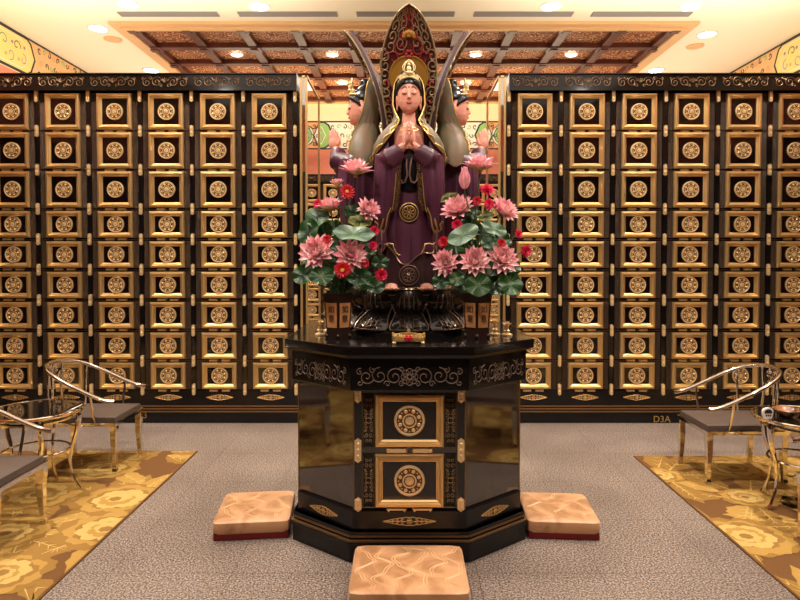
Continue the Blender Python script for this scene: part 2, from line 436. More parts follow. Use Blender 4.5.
def frieze(name, f, s0, s1, z0, z1, period, phase, c1, c2, bg=0):
    F = Fr(f); h = z1-z0; zc = (z0+z1)/2
    F.fill([(s0, z0), (s1, z0), (s1, z1), (s0, z1)], bg, 2)
    k = math.floor((s0-phase)/period)
    while phase+k*period < s1+period:
        c = phase+k*period
        def cl(pts): return [(min(max(a, s0), s1), b) for a, b in pts]
        hw = (period*.30 if period < 4 else .78)
        cart = [(c-hw, z1-.02), (c-hw-.08, z1-.1*h-.02), (c-hw-.16, zc), (c-hw-.08, z0+.1*h+.02), (c-hw, z0+.02), (c+hw, z0+.02), (c+hw+.08, z0+.1*h+.02), (c+hw+.16, zc), (c+hw+.08, z1-.1*h-.02), (c+hw, z1-.02)]
        if c-hw-.16 > s0 and c+hw+.16 < s1:
            F.fill(cart, c1, 4); F.line(cart, .03, 2, 6, True)
            inn = [(c+(a-c)*.86, zc+(b-zc)*.78) for a, b in cart]
            F.line(inn, .012, 3, 6, True)
            for q in range(13):
                a = c-hw*.9+q*hw*.15
                F.line(spiral(a, zc+.07*h*(1 if q % 2 else -1)*2, .16*h, q*1.7, .9, 1 if q % 3 else -1, 12), .012, (5, 6, 5, 2)[q % 4], 6)
                F.fill(circ(a+.03, zc-.09*h*(1 if q % 2 else -1)*2, .045*h, 8), (5, 4)[q % 2], 7)
        if period > 4:       # sprays of little leaves on the cream ground
            for q in range(-12, 13):
                for e in (0, 1, 2):
                    a, b = c+period/2+q*.105+(.05 if e == 1 else 0), z0+.09+.155*e
                    if s0+.1 < a < s1-.1: F.line(spiral(a, b, .045, q*1.3+e, .9, 1 if q % 2 else -1, 8), .016, (2, 4, 2, 1)[(q+e) % 4], 6)
        g = c+period/2       # knot between the cartouches
        if g-.32 > s0 and g+.32 < s1:
            F.fill([(g-.30, z0), (g-.2, zc), (g-.30, z1), (g+.30, z1), (g+.2, zc), (g+.30, z0)], c2, 3)
            F.line([(g-.30, z0), (g-.2, zc), (g-.30, z1)], .02, 2, 6); F.line([(g+.30, z0), (g+.2, zc), (g+.30, z1)], .02, 2, 6)
            for r, cc in ((.2, 3), (.16, 1), (.11, 3), (.06, 4)):
                r2 = r*h/.5; F.fill(circ(g, zc, r2), cc, 5+ (.2-r)*10); F.line(circ(g, zc, r2), .012, 2, 7.5+(.2-r)*10)
            for sg in (-1, 1):
                F.line([(g+sg*(.30-.02*q), z0+h*q/12) for q in range(13)], .01, 2, 7)
                for e in (-1, 1):
                    F.line(spiral(g+sg*.2, zc+e*h*.33, .055, 0, 1.1, sg*e, 12), .01, 2, 7)
        k += 1
    F.line([(s0, z0+.012), (s1, z0+.012)], .024, 2, 8); F.line([(s0, z1-.012), (s1, z1-.012)], .024, 2, 8)
    return struct(F.mb.build(name, FR, smooth=False))
frieze('trim_4', lambda s, z, k: (s, YF-k, z), XL, XR, 3.47, 3.97, 4.4, 2.2, 1, 4, 3)
frieze('trim_5', lambda s, z, k: (XL+k, s, z), 4.0, 10.6, 3.81, 4.29, 4.6, 6.75, 0, 4, 7)
frieze('trim_6', lambda s, z, k: (XR-k, s, z), 4.0, 10.6, 3.81, 4.29, 4.6, 6.95, 0, 4, 7)

# ================================================================== CEILING FITTINGS
def downlight(x, y, z, label, group, power=14, r=.10, zz=0):
    t = thing('downlight', (x, y, z), label, 'light', group)
    MB().lathe([(r+.022, 0), (r+.022, -.008), (r, -.012), (r, -.002)], 20, caps=False).build('trim_ring', 'white', t)
    MB().lathe([(r, -.002), (r, -.006), (.01, -.007)], 20).build('lens', 'lamp', t)
    l = bpy.data.lights.new('lamp_beam', 'SPOT'); l.energy = power*4.2; l.spot_size = radians(120); l.spot_blend = .7; l.color = (1, .89, .77)
    l.shadow_soft_size = .06
    o = bpy.data.objects.new('lamp_beam', l); COL.objects.link(o); o.location = (x, y, z-.03)
    return t
grp = 'downlights in the cream ceiling'
for px, py, lab in ((98,28,'round downlight at left of cream ceiling, near the wall and above the left cabinet'), (128,4,'round downlight at the top edge, upper left of the photo'),
                    (259,6,'round downlight in cream ceiling, left of the tall carved mandorla'), (551,6,'round downlight in cream ceiling, right of the tall carved mandorla'),
                    (690,6,'round downlight at the top edge, upper right of the photo'), (707,34,'round downlight beside the right end of the coffered border'),
                    (151,70,'round downlight just above the left cabinet crown'), (656,70,'round downlight just above the right cabinet crown')):
    p = at(px, py, 5); Y = 5*(ZC-EYE)/(p.z-EYE); p = at(px, py, Y)
    downlight(p.x, p.y, ZC, lab, grp, 15)
for x in (-2.9, -1.3, 1.3, 2.9):
    for y in (1.2, 3.2, 5.0):
        if (abs(x), y) == (1.3, 1.2): continue
        downlight(x, y, ZC, 'round downlight overhead, in front of the altar', 'downlights overhead', 34)
for x, y, lab in ((-2.275, 8.225, 'downlight in carved coffer far left'), (-.975, 8.225, 'downlight in carved coffer left of the statue'), (.975, 8.225, 'downlight in carved coffer right of the statue'),
                  (2.275, 8.225, 'downlight in carved coffer far right'), (-.975, 9.525, 'deeper coffer downlight behind the left statue head'), (.975, 9.525, 'deeper coffer downlight behind the right statue head')):
    downlight(x, y, ZC+.012, lab, 'downlights in the coffers', 15, .07)
for sx, lab in ((-1, 'added fill lamp on the ceiling aimed at the altar, left of centre'), (1, 'added fill lamp on the ceiling aimed at the altar, right of centre')):
    t = thing('fill_spotlight', (sx*1.1, .9, ZC), lab, 'light')  # unseen fixture added to brighten statue and flowers from the front
    MB().lathe([(.04, 0), (.04, -.02), (.012, -.03), (.012, -.08)], 14).build('mount', 'white', t)
    h = MB().lathe([(.045, .06), (.05, -.07), (.042, -.07), (.038, -.05), (.005, -.05)], 18).build('lamp_head', 'white', t, loc=(0, 0, -.13)); h.rotation_euler = (.85, 0, sx*.3)
    l = bpy.data.lights.new('fill_spot_beam', 'SPOT'); l.energy = 85; l.spot_size = radians(48); l.spot_blend = .8; l.color = (1, .92, .82); l.shadow_soft_size = .05
    o = bpy.data.objects.new('fill_spot_beam', l); COL.objects.link(o); o.location = (sx*1.1, 1.0, ZC-.22)
    o.rotation_euler = (Vector((0, 3.5, 1.75))-o.location).to_track_quat('-Z', 'Y').to_euler()
for i, (a, b) in enumerate(((122, 220), (240, 338), (357, 454), (473, 571), (590, 688))):
    Y = 6.84; x0 = (a-404)/600*Y; x1 = (b-404)/600*Y
    t = thing('ceiling_vent', ((x0+x1)/2, Y, ZC), ['grey slot vent at the far left of the ceiling row', 'grey slot vent second from left, left of the mandorla', 'grey slot vent crossing behind the mandorla tip',
              'grey slot vent just right of the mandorla', 'grey slot vent at the far right of the ceiling row'][i], 'vent', 'ceiling slot vents')
    h = (x1-x0)/2
    MB().box(-h, h, -.06, .06, -.012, 0).build('frame', 'vent', t, smooth=False)
    mb = MB()
    for k in range(3): mb.box(-h+.01, h-.01, -.04+.032*k, -.028+.032*k, -.02, -.01)
    mb.build('slat', 'vent', t, smooth=False)
for px, py, lab in ((113, 39, 'flat round ceiling fitting left of the coffered field'), (695, 46, 'flat round ceiling fitting right of the coffered field')):
    p = at(px, py, 5); Y = 5*(ZC-EYE)/(p.z-EYE); p = at(px, py, Y)
    o = MB().lathe([(.11, 0), (.11, -.01), (.09, -.016), (.02, -.016)], 20).build('ceiling_fitting', 'peach', loc=(p.x, p.y, ZC)); tag(o, lab, 'ceiling fitting')

# ================================================================== COLUMBARIUM CABINETS
YW = 5.58; K = YW/600.0
zof = lambda py, Y=YW: at(404, py, Y).z
ROWS = [(93.9,129.9),(132.9,168.5),(172,207.2),(211.2,237.5),(241.3,267.7),(271.7,298),(302,328),(332.4,358.5),(362.6,388.2)]
def medallion(R, th, n=28):
    mb = MB(); mb.cur = 0
    mb.lathe([(R, 0), (R, th*.6), (R*.96, th), (R*.86, th), (R*.82, th*.65)], n, 'y', caps=False)
    mb.cur = 1; mb.lathe([(R*.82, th*.65), (R*.45, th*.65)], n, 'y', caps=False); mb.lathe([(R*.37, th*1.03), (R*.30, th*1.03)], n, 'y', caps=False)
    mb.cur = 0; mb.lathe([(R*.46, th*.6), (R*.46, th), (R*.36, th), (R*.33, th*.8), (R*.2, th*.85), (R*.1, th*1.25)], n, 'y')
    for k in range(8):
        a = 2*pi*k/8+pi/8; cx, cz = R*.65*cos(a), R*.65*sin(a)
        mb.lathe([(R*.135, th*.6), (R*.125, th), (R*.07, th*1.25), (R*.03, th*.9)], 7, 'y', (cx, 0, cz))
        a += pi/8; mb.lathe([(R*.05, th*.6), (R*.045, th*1.0), (R*.01, th*1.1)], 5, 'y', (R*.70*cos(a), 0, R*.70*sin(a)))
    for k in range(8):
        a = 2*pi*k/8; mb.lathe([(R*.07, th*.8), (R*.05, th*1.2), (R*.01, th*1.3)], 5, 'y', (R*.22*cos(a), 0, R*.22*sin(a)))
    return mb.mesh('medallion', ['gold_med', 'recess'])
def frame_mesh(W, H, wd, y0, d):
    """bevelled picture frame: outer W x H, moulding width wd, back at y0, rises towards -y by d"""
    prof = [(0, 0), (0, d*.55), (wd*.12, d*.9), (wd*.45, d), (wd*.62, d*.62), (wd*.72, d*.62), (wd*.9, d*.35), (wd, d*.3), (wd, 0)]
    rings = []
    for o, e in prof:
        a, b = W/2-o, H/2-o; rings.append([(-a, y0-e, -b), (a, y0-e, -b), (a, y0-e, b), (-a, y0-e, b)])
    mb = MB(); mb.loft(rings, False); return mb
def oblong(L, H, th):
    """openwork lens of gilt tendrils round a small rosette"""
    mb = MB(); t = H*.055
    env = lambda x: H/2*max(0, 1-abs(2*x/L)**1.5)
    mb.cur = 1; mb.plate([(x, env(x)*.92) for x in [L/2*k/12 for k in range(12, -13, -1)]]+[(x, -env(x)*.92) for x in [L/2*k/12 for k in range(-11, 12)]], -th*.3, 0); mb.cur = 0
    for e in (-1, 1): mb.tube([(x, -th*.6, e*(env(x)*(.90+.10*abs(sin(x/L*8*pi))))) for x in [L/2*k/32 for k in range(-32, 33)]], t, 5)
    mb.ball((0, -th*.6, 0), H*.15, th*.9, H*.15, 10)
    for k in range(6): mb.tube([(H*.26*cos(k*pi/3)+H*.10*cos(b), -th*.7, H*.26*sin(k*pi/3)+H*.10*sin(b)) for b in [2*pi*q/8 for q in range(9)]], t*.8, 4)
    for s in (-1, 1):
        for k, x in enumerate((.14, .23, .32, .40)):
            for e in (-1, 1):
                r = env(x*L)*.36; mb.tube([(s*a, -th*.6, e*b) for a, b in spiral(x*L, env(x*L)*.46, r, 3+k, 1.1, -1, 10)], t*.9, 4)
        mb.tube([(s*L*a, -th*.6, H*.05*sin(a*50)) for a in [.08+.04*q for q in range(11)]], t, 4)
    return mb.mesh('ornament', ['gold_dk', 'vase_dark'])
MED = medallion(.077, .014); ORN = oblong(.25, .05, .006)
def scroll_module(W, H):
    """polylines of one scroll unit centred on 0"""
    L = []
    for s in (-1, 1):
        L.append([(s*x, z) for x, z in spiral(W*.17, 0, H*.40, pi*.9, 1.6, -1, 22)])
        L.append([(s*x, z) for x, z in spiral(W*.37, -H*.05, H*.33, pi*.5, 1.4, -1, 18)])
        L.append([(s*x, z) for x, z in spiral(W*.29, H*.24, H*.16, 0, 1.1, 1, 10)])
        L.append([(s*x, z) for x, z in spiral(W*.44, H*.26, H*.13, pi, 1.0, 1, 10)])
        L.append([(s*x, z) for x, z in spiral(W*.08, -H*.28, H*.15, 0, 1.0, 1, 10)])
    for k in range(5):
        a = pi/2+(k-2)*.55; L.append([(0, -H*.05), (H*.22*cos(a+.12), H*.2*sin(a)), (H*.36*cos(a), -H*.05+H*.38*sin(a)), (H*.2*cos(a-.12), H*.2*sin(a))])
    return L
# shared meshes of one door
def door_kit(H, simple=False):
    W = .325; k = {}
    k['panel'] = MB().box(-W/2+.02, W/2-.02, -.004, .01, -H/2+.02, H/2-.02).mesh('door', 'panel', smooth=False)
    f = frame_mesh(W, H, .047, 0, .034)
    k['frame'] = f.mesh('frame', 'gold', smooth=False)
    k['strip'] = MB().box(-.023, .023, -.012, .01, -H/2-.004, H/2+.004).mesh('side_strip', 'strip', smooth=False)
    mb = MB(); mb.prism([(-.042, 0), (-.036, -.018), (.036, -.018), (.042, 0)], -.009, .009)
    mb.ball((-.02, -.018, 0), .005, n=6); mb.ball((.02, -.018, 0), .005, n=6)
    k['latch'] = mb.mesh('latch_plate', 'gold')
    return k
KT = door_kit(.333); KS = door_kit(.245)
mb = MB(); mb.plate([(-.014,-.045),(0,-.055),(.014,-.045),(.014,.045),(0,.055),(-.014,.045)], -.03, 0)
mb.ball((0,-.03,.02), .008, .006, .012, 8); mb.ball((0,-.03,-.02), .008, .006, .012, 8); CLIP = mb.mesh('clip', 'gold_med')

def cabinet(loc, xs, pitch, x0, x1, depth, label, rz=0, rows=ROWS, ornaments=True, xclip=None):
    """front face on local y=0, towards -y; xs are column centres"""
    t = thing('columbarium_cabinet', loc, label, 'cabinet', None, rz)
    zt = zof(91.5); ztop = zof(74.5)
    MB().box(x0, x1, .0, depth, zof(405), zt).build('carcass', 'black', t, smooth=False)
    # crown
    mb = MB(); mb.box(x0, x1, -.05, depth, ztop-.012, ztop); mb.box(x0, x1, -.035, depth, zt+.012, ztop-.012); mb.box(x0, x1, -.055, depth, zt-.004, zt+.012)
    crown = mb.build('crown', 'black', t, smooth=False)
    mb = MB(); zc = (zt+ztop)/2
    for x in xs:
        for pl in scroll_module(pitch*.94, .125):
            mb.tube([(x+a, -.037, zc+b) for a, b in pl], .0034, 4)
    mb.build('scroll_carving', 'scroll', crown)
    # plinth
    mb = MB(); mb.cur = 0; za, zb, zc2 = zof(390), zof(405), zof(411.5)
    mb.box(x0, x1, -.012, depth, zb, za); mb.box(x0, x1, -.005, depth, 0, zc2)
    mb.cur = 1
    dz = (zb-zc2)/5
    for k in (0, 2, 4): mb.box(x0, x1, -.03+.003*k, depth-.01, zc2+dz*(k), zc2+dz*(k+.9))
    mb.cur = 0
    for k in (1, 3): mb.box(x0, x1, -.018+.003*k, depth-.01, zc2+dz*(k-.1), zc2+dz*(k+1))
    pl = mb.build('plinth', ['black2', 'bronze'], t, smooth=False)
    if ornaments:
        for x in xs: link('ornament', ORN, pl, (x, -.013, zof(397)))
    mids = [(ROWS[i][1]+ROWS[i+1][0])/2 for i in range(len(ROWS)-1)]+[390.0]
    # joints between the rows
    mb = MB()
    for py in mids:
        if py == 390.0: continue
        mb.box(x0+.01, x1-.01, -.008, .005, zof(py)-.006, zof(py)+.003)
    mb.build('joint_strip', 'steel', t, smooth=False)
    # posts
    ps = [x-pitch/2 for x in xs]+[xs[-1]+pitch/2] if xs[0] < xs[-1] else [x+pitch/2 for x in xs]+[xs[-1]-pitch/2]
    for x in ps:
        p = MB().box(-.02, .02, -.012, .0, zof(390), zt-.003).build('post', 'black', t, smooth=False, loc=(x, 0, 0))
        for py in [95.5]+mids: link('clip', CLIP, p, (0, -.001, zof(py)-(.012 if py == 95.5 else -.01 if py == 390. else 0)))
    first = {}
    for r, (a, b) in enumerate(ROWS):
        kit = KT if r < 3 else KS; H = .333 if r < 3 else .245; z = (zof(a)+zof(b))/2
        for x in xs:
            d = link('door', kit['panel'], t, (x, 0, z))
            link('frame', kit['frame'], d, (0, 0, 0)); link('medallion', MED, d, (0, -.006, 0))
            for s in (-1, 1):
                link('side_strip', kit['strip'], d, (s*.190, 0, 0)); link('latch_plate', kit['latch'], d, (s*.058, 0, -H/2-.016))
    return t
PL, PR = .4765, .4822
xl = [-1.242-PL*k for k in range(7)]; xr = [1.206+PR*k for k in range(7)]
cabL = cabinet((0, YW, 0), xl, PL, -4.66, -.985, .8, 'tall black and gold niche cabinet on the left, behind the left chairs, marked 3')
cabR = cabinet((0, YW, 0), xr, PR, .965, 4.66, .8, 'tall black and gold niche cabinet on the right, behind the right chairs, marked D3A')
cabF = cabinet((0, YF-.52, 0), [.24+.48*k for k in range(-7, 7)], .48, -3.8, 3.8, .5, 'distant niche cabinet against the far wall, seen past both ends of the near cabinets')
cabF.scale = (1, 1, (zof(174.5, YF-.52))/zof(74.5))
pp = at(662, 419.5, YW-.01); textmesh('D3A', .085, 'plinth_text', 'trim_gold', cabR, (pp.x, -.0065, pp.z))
pp = at(145, 415.5, YW-.01); textmesh('3', .085, 'plinth_text', 'trim_gold', cabL, (pp.x, -.0065, pp.z))

# mirrored, gold framed end screens of the cabinets
for s, lab in ((-1, 'tall mirrored end screen with thin gold frame on the left cabinet end'), (1, 'tall mirrored end screen with thin gold frame on the right cabinet end')):
    t = thing('mirror_screen', ((.876 if s > 0 else -.895), YW, 0), lab, 'screen', 'mirrored cabinet end screens')
    zt = zof(75.5); z0 = 0.0; d = .80; wd = .066*s
    x0, x1 = sorted((0, wd))
    MB().box(x0+.004, x1-.004, .006, d, .02, zt-.01).build('mirror_panel', 'mirror', t, smooth=False)
    g = .009
    mb = MB(); 
    mb.box(x0-.002, x0+2*g, -.004, .014, z0, zt); mb.box(x1-2*g, x1+.002, -.004, .014, z0, zt)
    mb.box(x0, x1, -.004, .014, zt-.018, zt); mb.box(x0, x1, -.004, .014, 0, .05)
    xa, xb = sorted((-.006*s, .006*s))
    mb.box(xa, xb, 0, d, zt-.018, zt); mb.box(xa, xb, 0, d, 0, .03); mb.box(xa, xb, d-.02, d+.004, 0, zt)
    mb.build('gold_frame', 'gold', t, smooth=False)

# ================================================================== RUGS
def rug(name, x0, x1, y0, y1, seed, label):
    rnd = random.Random(seed); mb = MB(); z = .008
    mb.cur = 0; mb.box(x0, x1, y0, y1, 0, z)
    cl = lambda p: (min(max(p[0], x0+.01), x1-.01), min(max(p[1], y0+.01), y1-.01))
    def poly(pts, c, dz):
        pts = [cl(p) for p in pts]; mb.cur = c; n = len(pts)
        cx = sum(p[0] for p in pts)/n; cy = sum(p[1] for p in pts)/n
        mb.add([(cx, cy, z+dz)]+[(x, y, z+dz) for x, y in pts], [(0, i+1, (i+1) % n+1) for i in range(n)])
    def leafp(cx, cy, a, L, W, c, dz):
        n = 9; up = []; dn = []
        for i in range(n+1):
            t = i/n; q = W*sin(pi*t**.8)*(1+.18*(i % 2)); u = L*t
            up.append((cx+u*cos(a)-q*sin(a), cy+u*sin(a)+q*cos(a))); dn.append((cx+u*cos(a)+q*sin(a), cy+u*sin(a)-q*cos(a)))
        poly(up+dn[::-1], c, dz)
        v = 3 if c < 3 else 1
        ln = [(cx, cy), (cx+L*cos(a), cy+L*sin(a))]; 
        def seg(p, q, wd):
            tx, ty = q[0]-p[0], q[1]-p[1]; l = sqrt(tx*tx+ty*ty) or 1; nx, ny = -ty/l*wd, tx/l*wd
            poly([(p[0]+nx, p[1]+ny), (q[0], q[1]), (p[0]-nx, p[1]-ny)], v, dz+.0004)
        seg(ln[0], ln[1], .006)
        for k in range(1, 5):
            for s in (-1, 1):
                b = a+s*.7; p = (cx+L*k/5.5*cos(a), cy+L*k/5.5*sin(a)); seg(p, (p[0]+W*.8*cos(b), p[1]+W*.8*sin(b)), .004)
    def peony(cx, cy, R, dz):
        for li, (f, c) in enumerate(((1.0, 1), (.88, 2), (.66, 1), (.60, 3), (.40, 2), (.30, 3), (.14, 1))):
            lob = rnd.choice((6, 7, 8)); ph = rnd.random()*6; pts = []
            ox, oy = rnd.uniform(-.06, .06)*R, rnd.uniform(-.06, .06)*R
            for i in range(64):
                a = 2*pi*i/64; q = abs(sin(lob*a/2+ph)); r = R*f*(.80+.20*q**.6+.03*sin(19*a+ph))
                pts.append((cx+ox+r*cos(a), cy+oy+r*sin(a)*.9))
            poly(pts, c, dz+.0005*li)
    cells = []
    ny = int((y1-y0)/.47)+1; nx = int((x1-x0)/.56)+1
    for i in range(nx+1):
        for j in range(ny+1):
            cells.append((x0+.12+.56*i+rnd.uniform(-.1, .1)+(.28 if j % 2 else 0), y0+.1+.47*j+rnd.uniform(-.1, .1)))
    for q, (cx, cy) in enumerate(cells):
        if not (x0 < cx < x1 and y0 < cy < y1): continue
        for k in range(8):
            a = rnd.random()*2*pi; leafp(cx+.14*cos(a), cy+.14*sin(a), a+rnd.uniform(-.3, .3), rnd.uniform(.28, .46), rnd.uniform(.06, .10), rnd.choice((1, 1, 2)), .0006+.0001*k+.00015*(q % 3))
    for q, (cx, cy) in enumerate(cells):
        if not (x0 < cx < x1 and y0 < cy < y1): continue
        if rnd.random() < .72: peony(cx, cy, rnd.uniform(.17, .30), .0022+.0001*(q % 4))
    o = mb.build(name, RUG, smooth=False)
    return tag(o, label, 'rug', 'floral rugs')
rug('rug', -4.55, -1.64, .4, 4.74, 11, 'golden brown floral rug under the chairs and table on the left')
rug('rug', 1.78, 4.65, .4, 4.62, 5, 'golden brown floral rug under the chairs and table on the right')

# ================================================================== ALTAR PEDESTAL
AX, AY = .028, 3.72
def octa(hf, ho, yf, yc):
    yf -= AY; yc -= AY
    return [(-hf, yf), (hf, yf), (ho, yc), (ho, -yc), (hf, -yf), (-hf, -yf), (-ho, -yc), (-ho, yc)]
ped = thing('altar_pedestal', (AX, AY, 0), 'black octagonal altar pedestal carrying the statues, with two gold framed doors', 'altar')
TOPZ = 1.106
zf = lambda py, Y: at(404, py, Y).z
mb = MB(); mb.prism(octa(.315, .675, 2.935, 3.235), TOPZ-.05, TOPZ); mb.prism(octa(.305, .655, 2.955, 3.25), TOPZ-.062, TOPZ-.05)
mb.build('tabletop', 'black', ped, smooth=False, bevel=.006)
FZ0, FZ1 = zf(391, 2.98), TOPZ-.062
fr = MB().prism(octa(.298, .638, 2.975, 3.262), FZ0, FZ1).build('frieze_band', 'black', ped, smooth=False, bevel=.004)
zb0 = zf(511, 3.05)
body = MB().prism(octa(.285, .614, 3.05, 3.315), zb0, FZ0).build('body', 'altar_panel', ped, smooth=False)
# scroll carvings on the three visible frieze faces
def on_face(p, q, zc, off):
    """local frame on a facet between plan points p,q : returns f(u,v)->point"""
    p, q = Vector((p[0], p[1], 0)), Vector((q[0], q[1], 0)); c = (p+q)/2; t = (q-p).normalized(); n = Vector((t.y, -t.x, 0))
    return lambda u, v, e=0: c + t*u + n*(off+e) + Vector((0, 0, zc+v)), (q-p).length, atan2(t.y, t.x)
oc = octa(.298, .638, 2.975, 3.262); zc = (FZ0+FZ1)/2-.012
for (i, j) in ((0, 1), (1, 2), (7, 0), (2, 3), (6, 7)):
    f, Ln, an = on_face(oc[i], oc[j], zc, .001)
    mb = MB()
    for s in (-1, 1):
        for cx, cz, r, a0, tn, sg in ((.075,0,.05,2.8,1.5,-1),(.15,.005,.046,1.6,1.4,-1),(.215,0,.04,3.4,1.3,1),(.112,-.035,.018,0,1.1,1),(.185,.035,.018,1,1.1,-1),(.04,.035,.016,0,1.1,1),(.04,-.035,.016,2,1.1,-1),(.25,.025,.02,2,1.1,-1),(.25,-.03,.018,2,1.1,1)):
            w_ = Ln/.60
            mb.tube([f(s*x*w_, z) for x, z in spiral(cx, cz, r*.95, a0, tn, sg, 18)], .0028, 4)
    for k in range(8):
        a = 2*pi*k/8; mb.tube([f(x, z) for x, z in circ(.026*cos(a), .026*sin(a), .016, 10)], .0025, 4)
    mb.tube([f(x, z) for x, z in circ(0, 0, .014, 10)], .003, 4)
    mb.build('scroll_carving', 'scroll_dim', fr)
# corner posts with gold clips on the front face
ZA = FZ0
for s in (-1, 1):
    p = MB().box(-.018, .018, -.014, .0, zb0, ZA).build('post', 'black', ped, smooth=False, loc=(s*.262, 3.05-AY, 0))
    for py in (396, 450.5, 504.5):
        mb = MB(); h = .062 if py == 450.5 else .036
        mb.plate([(-.017, -h+.012), (0, -h), (.017, -h+.012), (.017, h-.012), (0, h), (-.017, h-.012)], -.014, 0)
        for k in (-1, 0, 1): mb.ball((0, -.014, k*h*.5), .009, .006, .012, 8)
        mb.build('clip', 'gold_med', p, loc=(0, -.012, zf(py, 3.03)))
# two doors
MEDB = medallion(.079, .012, 40)
for n, (a, b) in enumerate(((394, 447), (454, 507))):
    z0, z1 = zf(b, 3.04), zf(a, 3.04); H = z1-z0; zc = (z0+z1)/2; W = .352
    d = MB().box(-W/2+.03, W/2-.03, -.008, .01, -H/2+.03, H/2-.03).build('door', 'panel', ped, smooth=False, loc=(0, 3.05-AY, zc))
    frame_mesh(W, H, .040, 0, .026).build('frame', 'gold', d, smooth=False)
    mb = MB(); mb.cur = 0
    mm = link('medallion', MEDB, d, (0, -.009, 0))
    for s in (-1, 1):
        MB().box(-.031, .031, -.008, .01, -H/2, H/2).build('side_strip', 'strip_big', d, smooth=False, loc=(s*.209, 0, 0))
        mb = MB()
        for e in (-1, 1):
            for q, (cx, cz, r, a0, sg) in enumerate(((.012, .075, .013, 0, 1), (.012, .035, .012, 2, -1), (.008, .105, .010, 1, -1), (.018, .055, .007, 3, 1))):
                for m_ in (-1, 1): mb.tube([(m_*x, -.009, e*z) for x, z in spiral(cx, cz, r, a0, 1.2, sg, 10)], .0015, 4)
        mb.tube([(.014*cos(b), -.009, .014*sin(b)) for b in [2*pi*k/12 for k in range(12)]], .0016, 4, True)
        for k in range(4): mb.tube([(.022*cos(k*pi/2+.785)+.006*cos(b), -.009, .022*sin(k*pi/2+.785)+.006*sin(b)) for b in [2*pi*q/8 for q in range(8)]], .0013, 4, True)
        for x in (-.028, .028): mb.tube([(x, -.009, -H/2+.006), (x, -.009, H/2-.006)], .0011, 4)
        mb.build('strip_carving', 'brocade_gold', d, loc=(s*.209, 0, 0))
        mb = MB(); mb.prism([(-.055, 0), (-.048, -.016), (.048, -.016), (.055, 0)], -.011, .011); mb.ball((-.04,-.016,0), .006, n=6); mb.ball((.04,-.016,0), .006, n=6)
        mb.build('latch_plate', 'gold_med', d, loc=(s*.066, 0, -H/2-.018))
# plinth with sloped upper part, gold fillets
mb = MB(); mb.cur = 0
P1 = octa(.292, .615, 3.03, 3.29); P2 = octa(.300, .632, 3.01, 3.262); P3 = octa(.31, .648, 2.985, 3.245)
z511, z533, z543 = zf(511, 3.03), zf(532, 3.01), zf(544, 2.985)
mb.prism(P1, z533, z511)
mb.prism(P2, z533-.014, z533)
mb.cur = 1; dz = (z533-.014-z543)
mb.prism(octa(.303, .637, 3.003, 3.258), z543+dz*.66, z543+dz*.9); mb.prism(octa(.309, .646, 2.99, 3.248), z543+dz*.1, z543+dz*.3)
mb.cur = 0
mb.prism(octa(.300, .633, 3.008, 3.262), z543, z533); mb.prism(P3, z543-.012, z543+dz*.12); mb.prism(octa(.303, .638, 3.0, 3.255), 0, z543)
plb = mb.build('plinth', ['black2', 'bronze'], ped, smooth=False, bevel=.002)
for (i, j), L in (((0, 1), .27), ((1, 2), .21), ((7, 0), .21)):
    f, Ln, an = on_face(P1[i], P1[j], (z511+z533)/2-.002, .001)
    o = link('ornament', oblong(L, .044, .006), plb, f(0, 0)); o.rotation_euler = (0, 0, an)
# bright edging on the vertical corners of the body
ob = octa(.285, .614, 3.05, 3.315)
for (x, y) in (ob[0], ob[1], ob[2], ob[7]): MB().box(x-.003, x+.003, y-.004, y+.002, zb0, FZ0).build('corner_edging', 'bronze', ped, smooth=False)

# ================================================================== CUSHIONS
def cushion(loc, W, D, H, rz, label, wavy):
    t = thing('kneeling_cushion', loc, label, 'cushion', 'silk kneeling cushions round the altar', rz)
    hb = .035
    mb = MB(); mb.box(-W/2+.008, W/2-.008, -D/2+.008, D/2-.008, 0, hb+.01); mb.build('base', 'silk_red', t, smooth=False, bevel=.006)
    n = 22; rows = []; r = .03
    def top(u, v):        # u,v in -1..1
        e = (1-abs(u)**6)*(1-abs(v)**6)
        return H-.018 + .018*e**.5 + .0035*sin(9*u+3*v+rz*7)*sin(7*v-2*u)*e
    rings = []
    def ring(f, z):
        out = []; a, b = W/2*f, D/2*f
        N = 12
        for k in range(N): out.append((-a+2*a*k/N, -b))
        for k in range(N): out.append((a, -b+2*b*k/N))
        for k in range(N): out.append((a-2*a*k/N, b))
        for k in range(N): out.append((-a, b-2*b*k/N))
        q = []
        for x, y in out:
            # rounded plan corners
            cx, cy = a-r, b-r
            if abs(x) > cx and abs(y) > cy:
                dx, dy = abs(x)-cx, abs(y)-cy; l = sqrt(dx*dx+dy*dy); g = min(1, r/l) if l else 1
                x = math.copysign(cx+dx*g, x); y = math.copysign(cy+dy*g, y)
            q.append((x, y, z if z is not None else top(x/(W/2), y/(D/2))))
        return q
    rings = [ring(.97, hb), ring(1.0, hb+.012), ring(1.0, H-.03), ring(.985, H-.014)]
    for f in (.955, .9, .82, .7, .55, .4, .25, .1, .01): rings.append(ring(f, None))
    mb = MB(); mb.loft(rings); mb.build('cushion_top', 'silk', t)
    mb = MB()
    for k in range(wavy):
        x0 = -W/2+.06+(W-.12)*k/max(1, wavy-1); ph = 1.7*k
        for off in (0, .014):
            pts = []
            for i in range(40):
                v = -1+2*i/39; y = v*D/2*.93
                x = x0+off+.035*sin(6*v+ph)+.012*sin(13*v)
                x = max(-W/2*.94, min(W/2*.94, x)); pts.append((x, y, top(x/(W/2), v)+.0004))
            mb.tube(pts, .0024, 4)
    mb.build('thread_pattern', 'thread', t)
    return t
cushion((.022, 2.735, 0), .53, .44, .125, 0, 'peach silk cushion with wavy gold lines in front of the altar', 6)
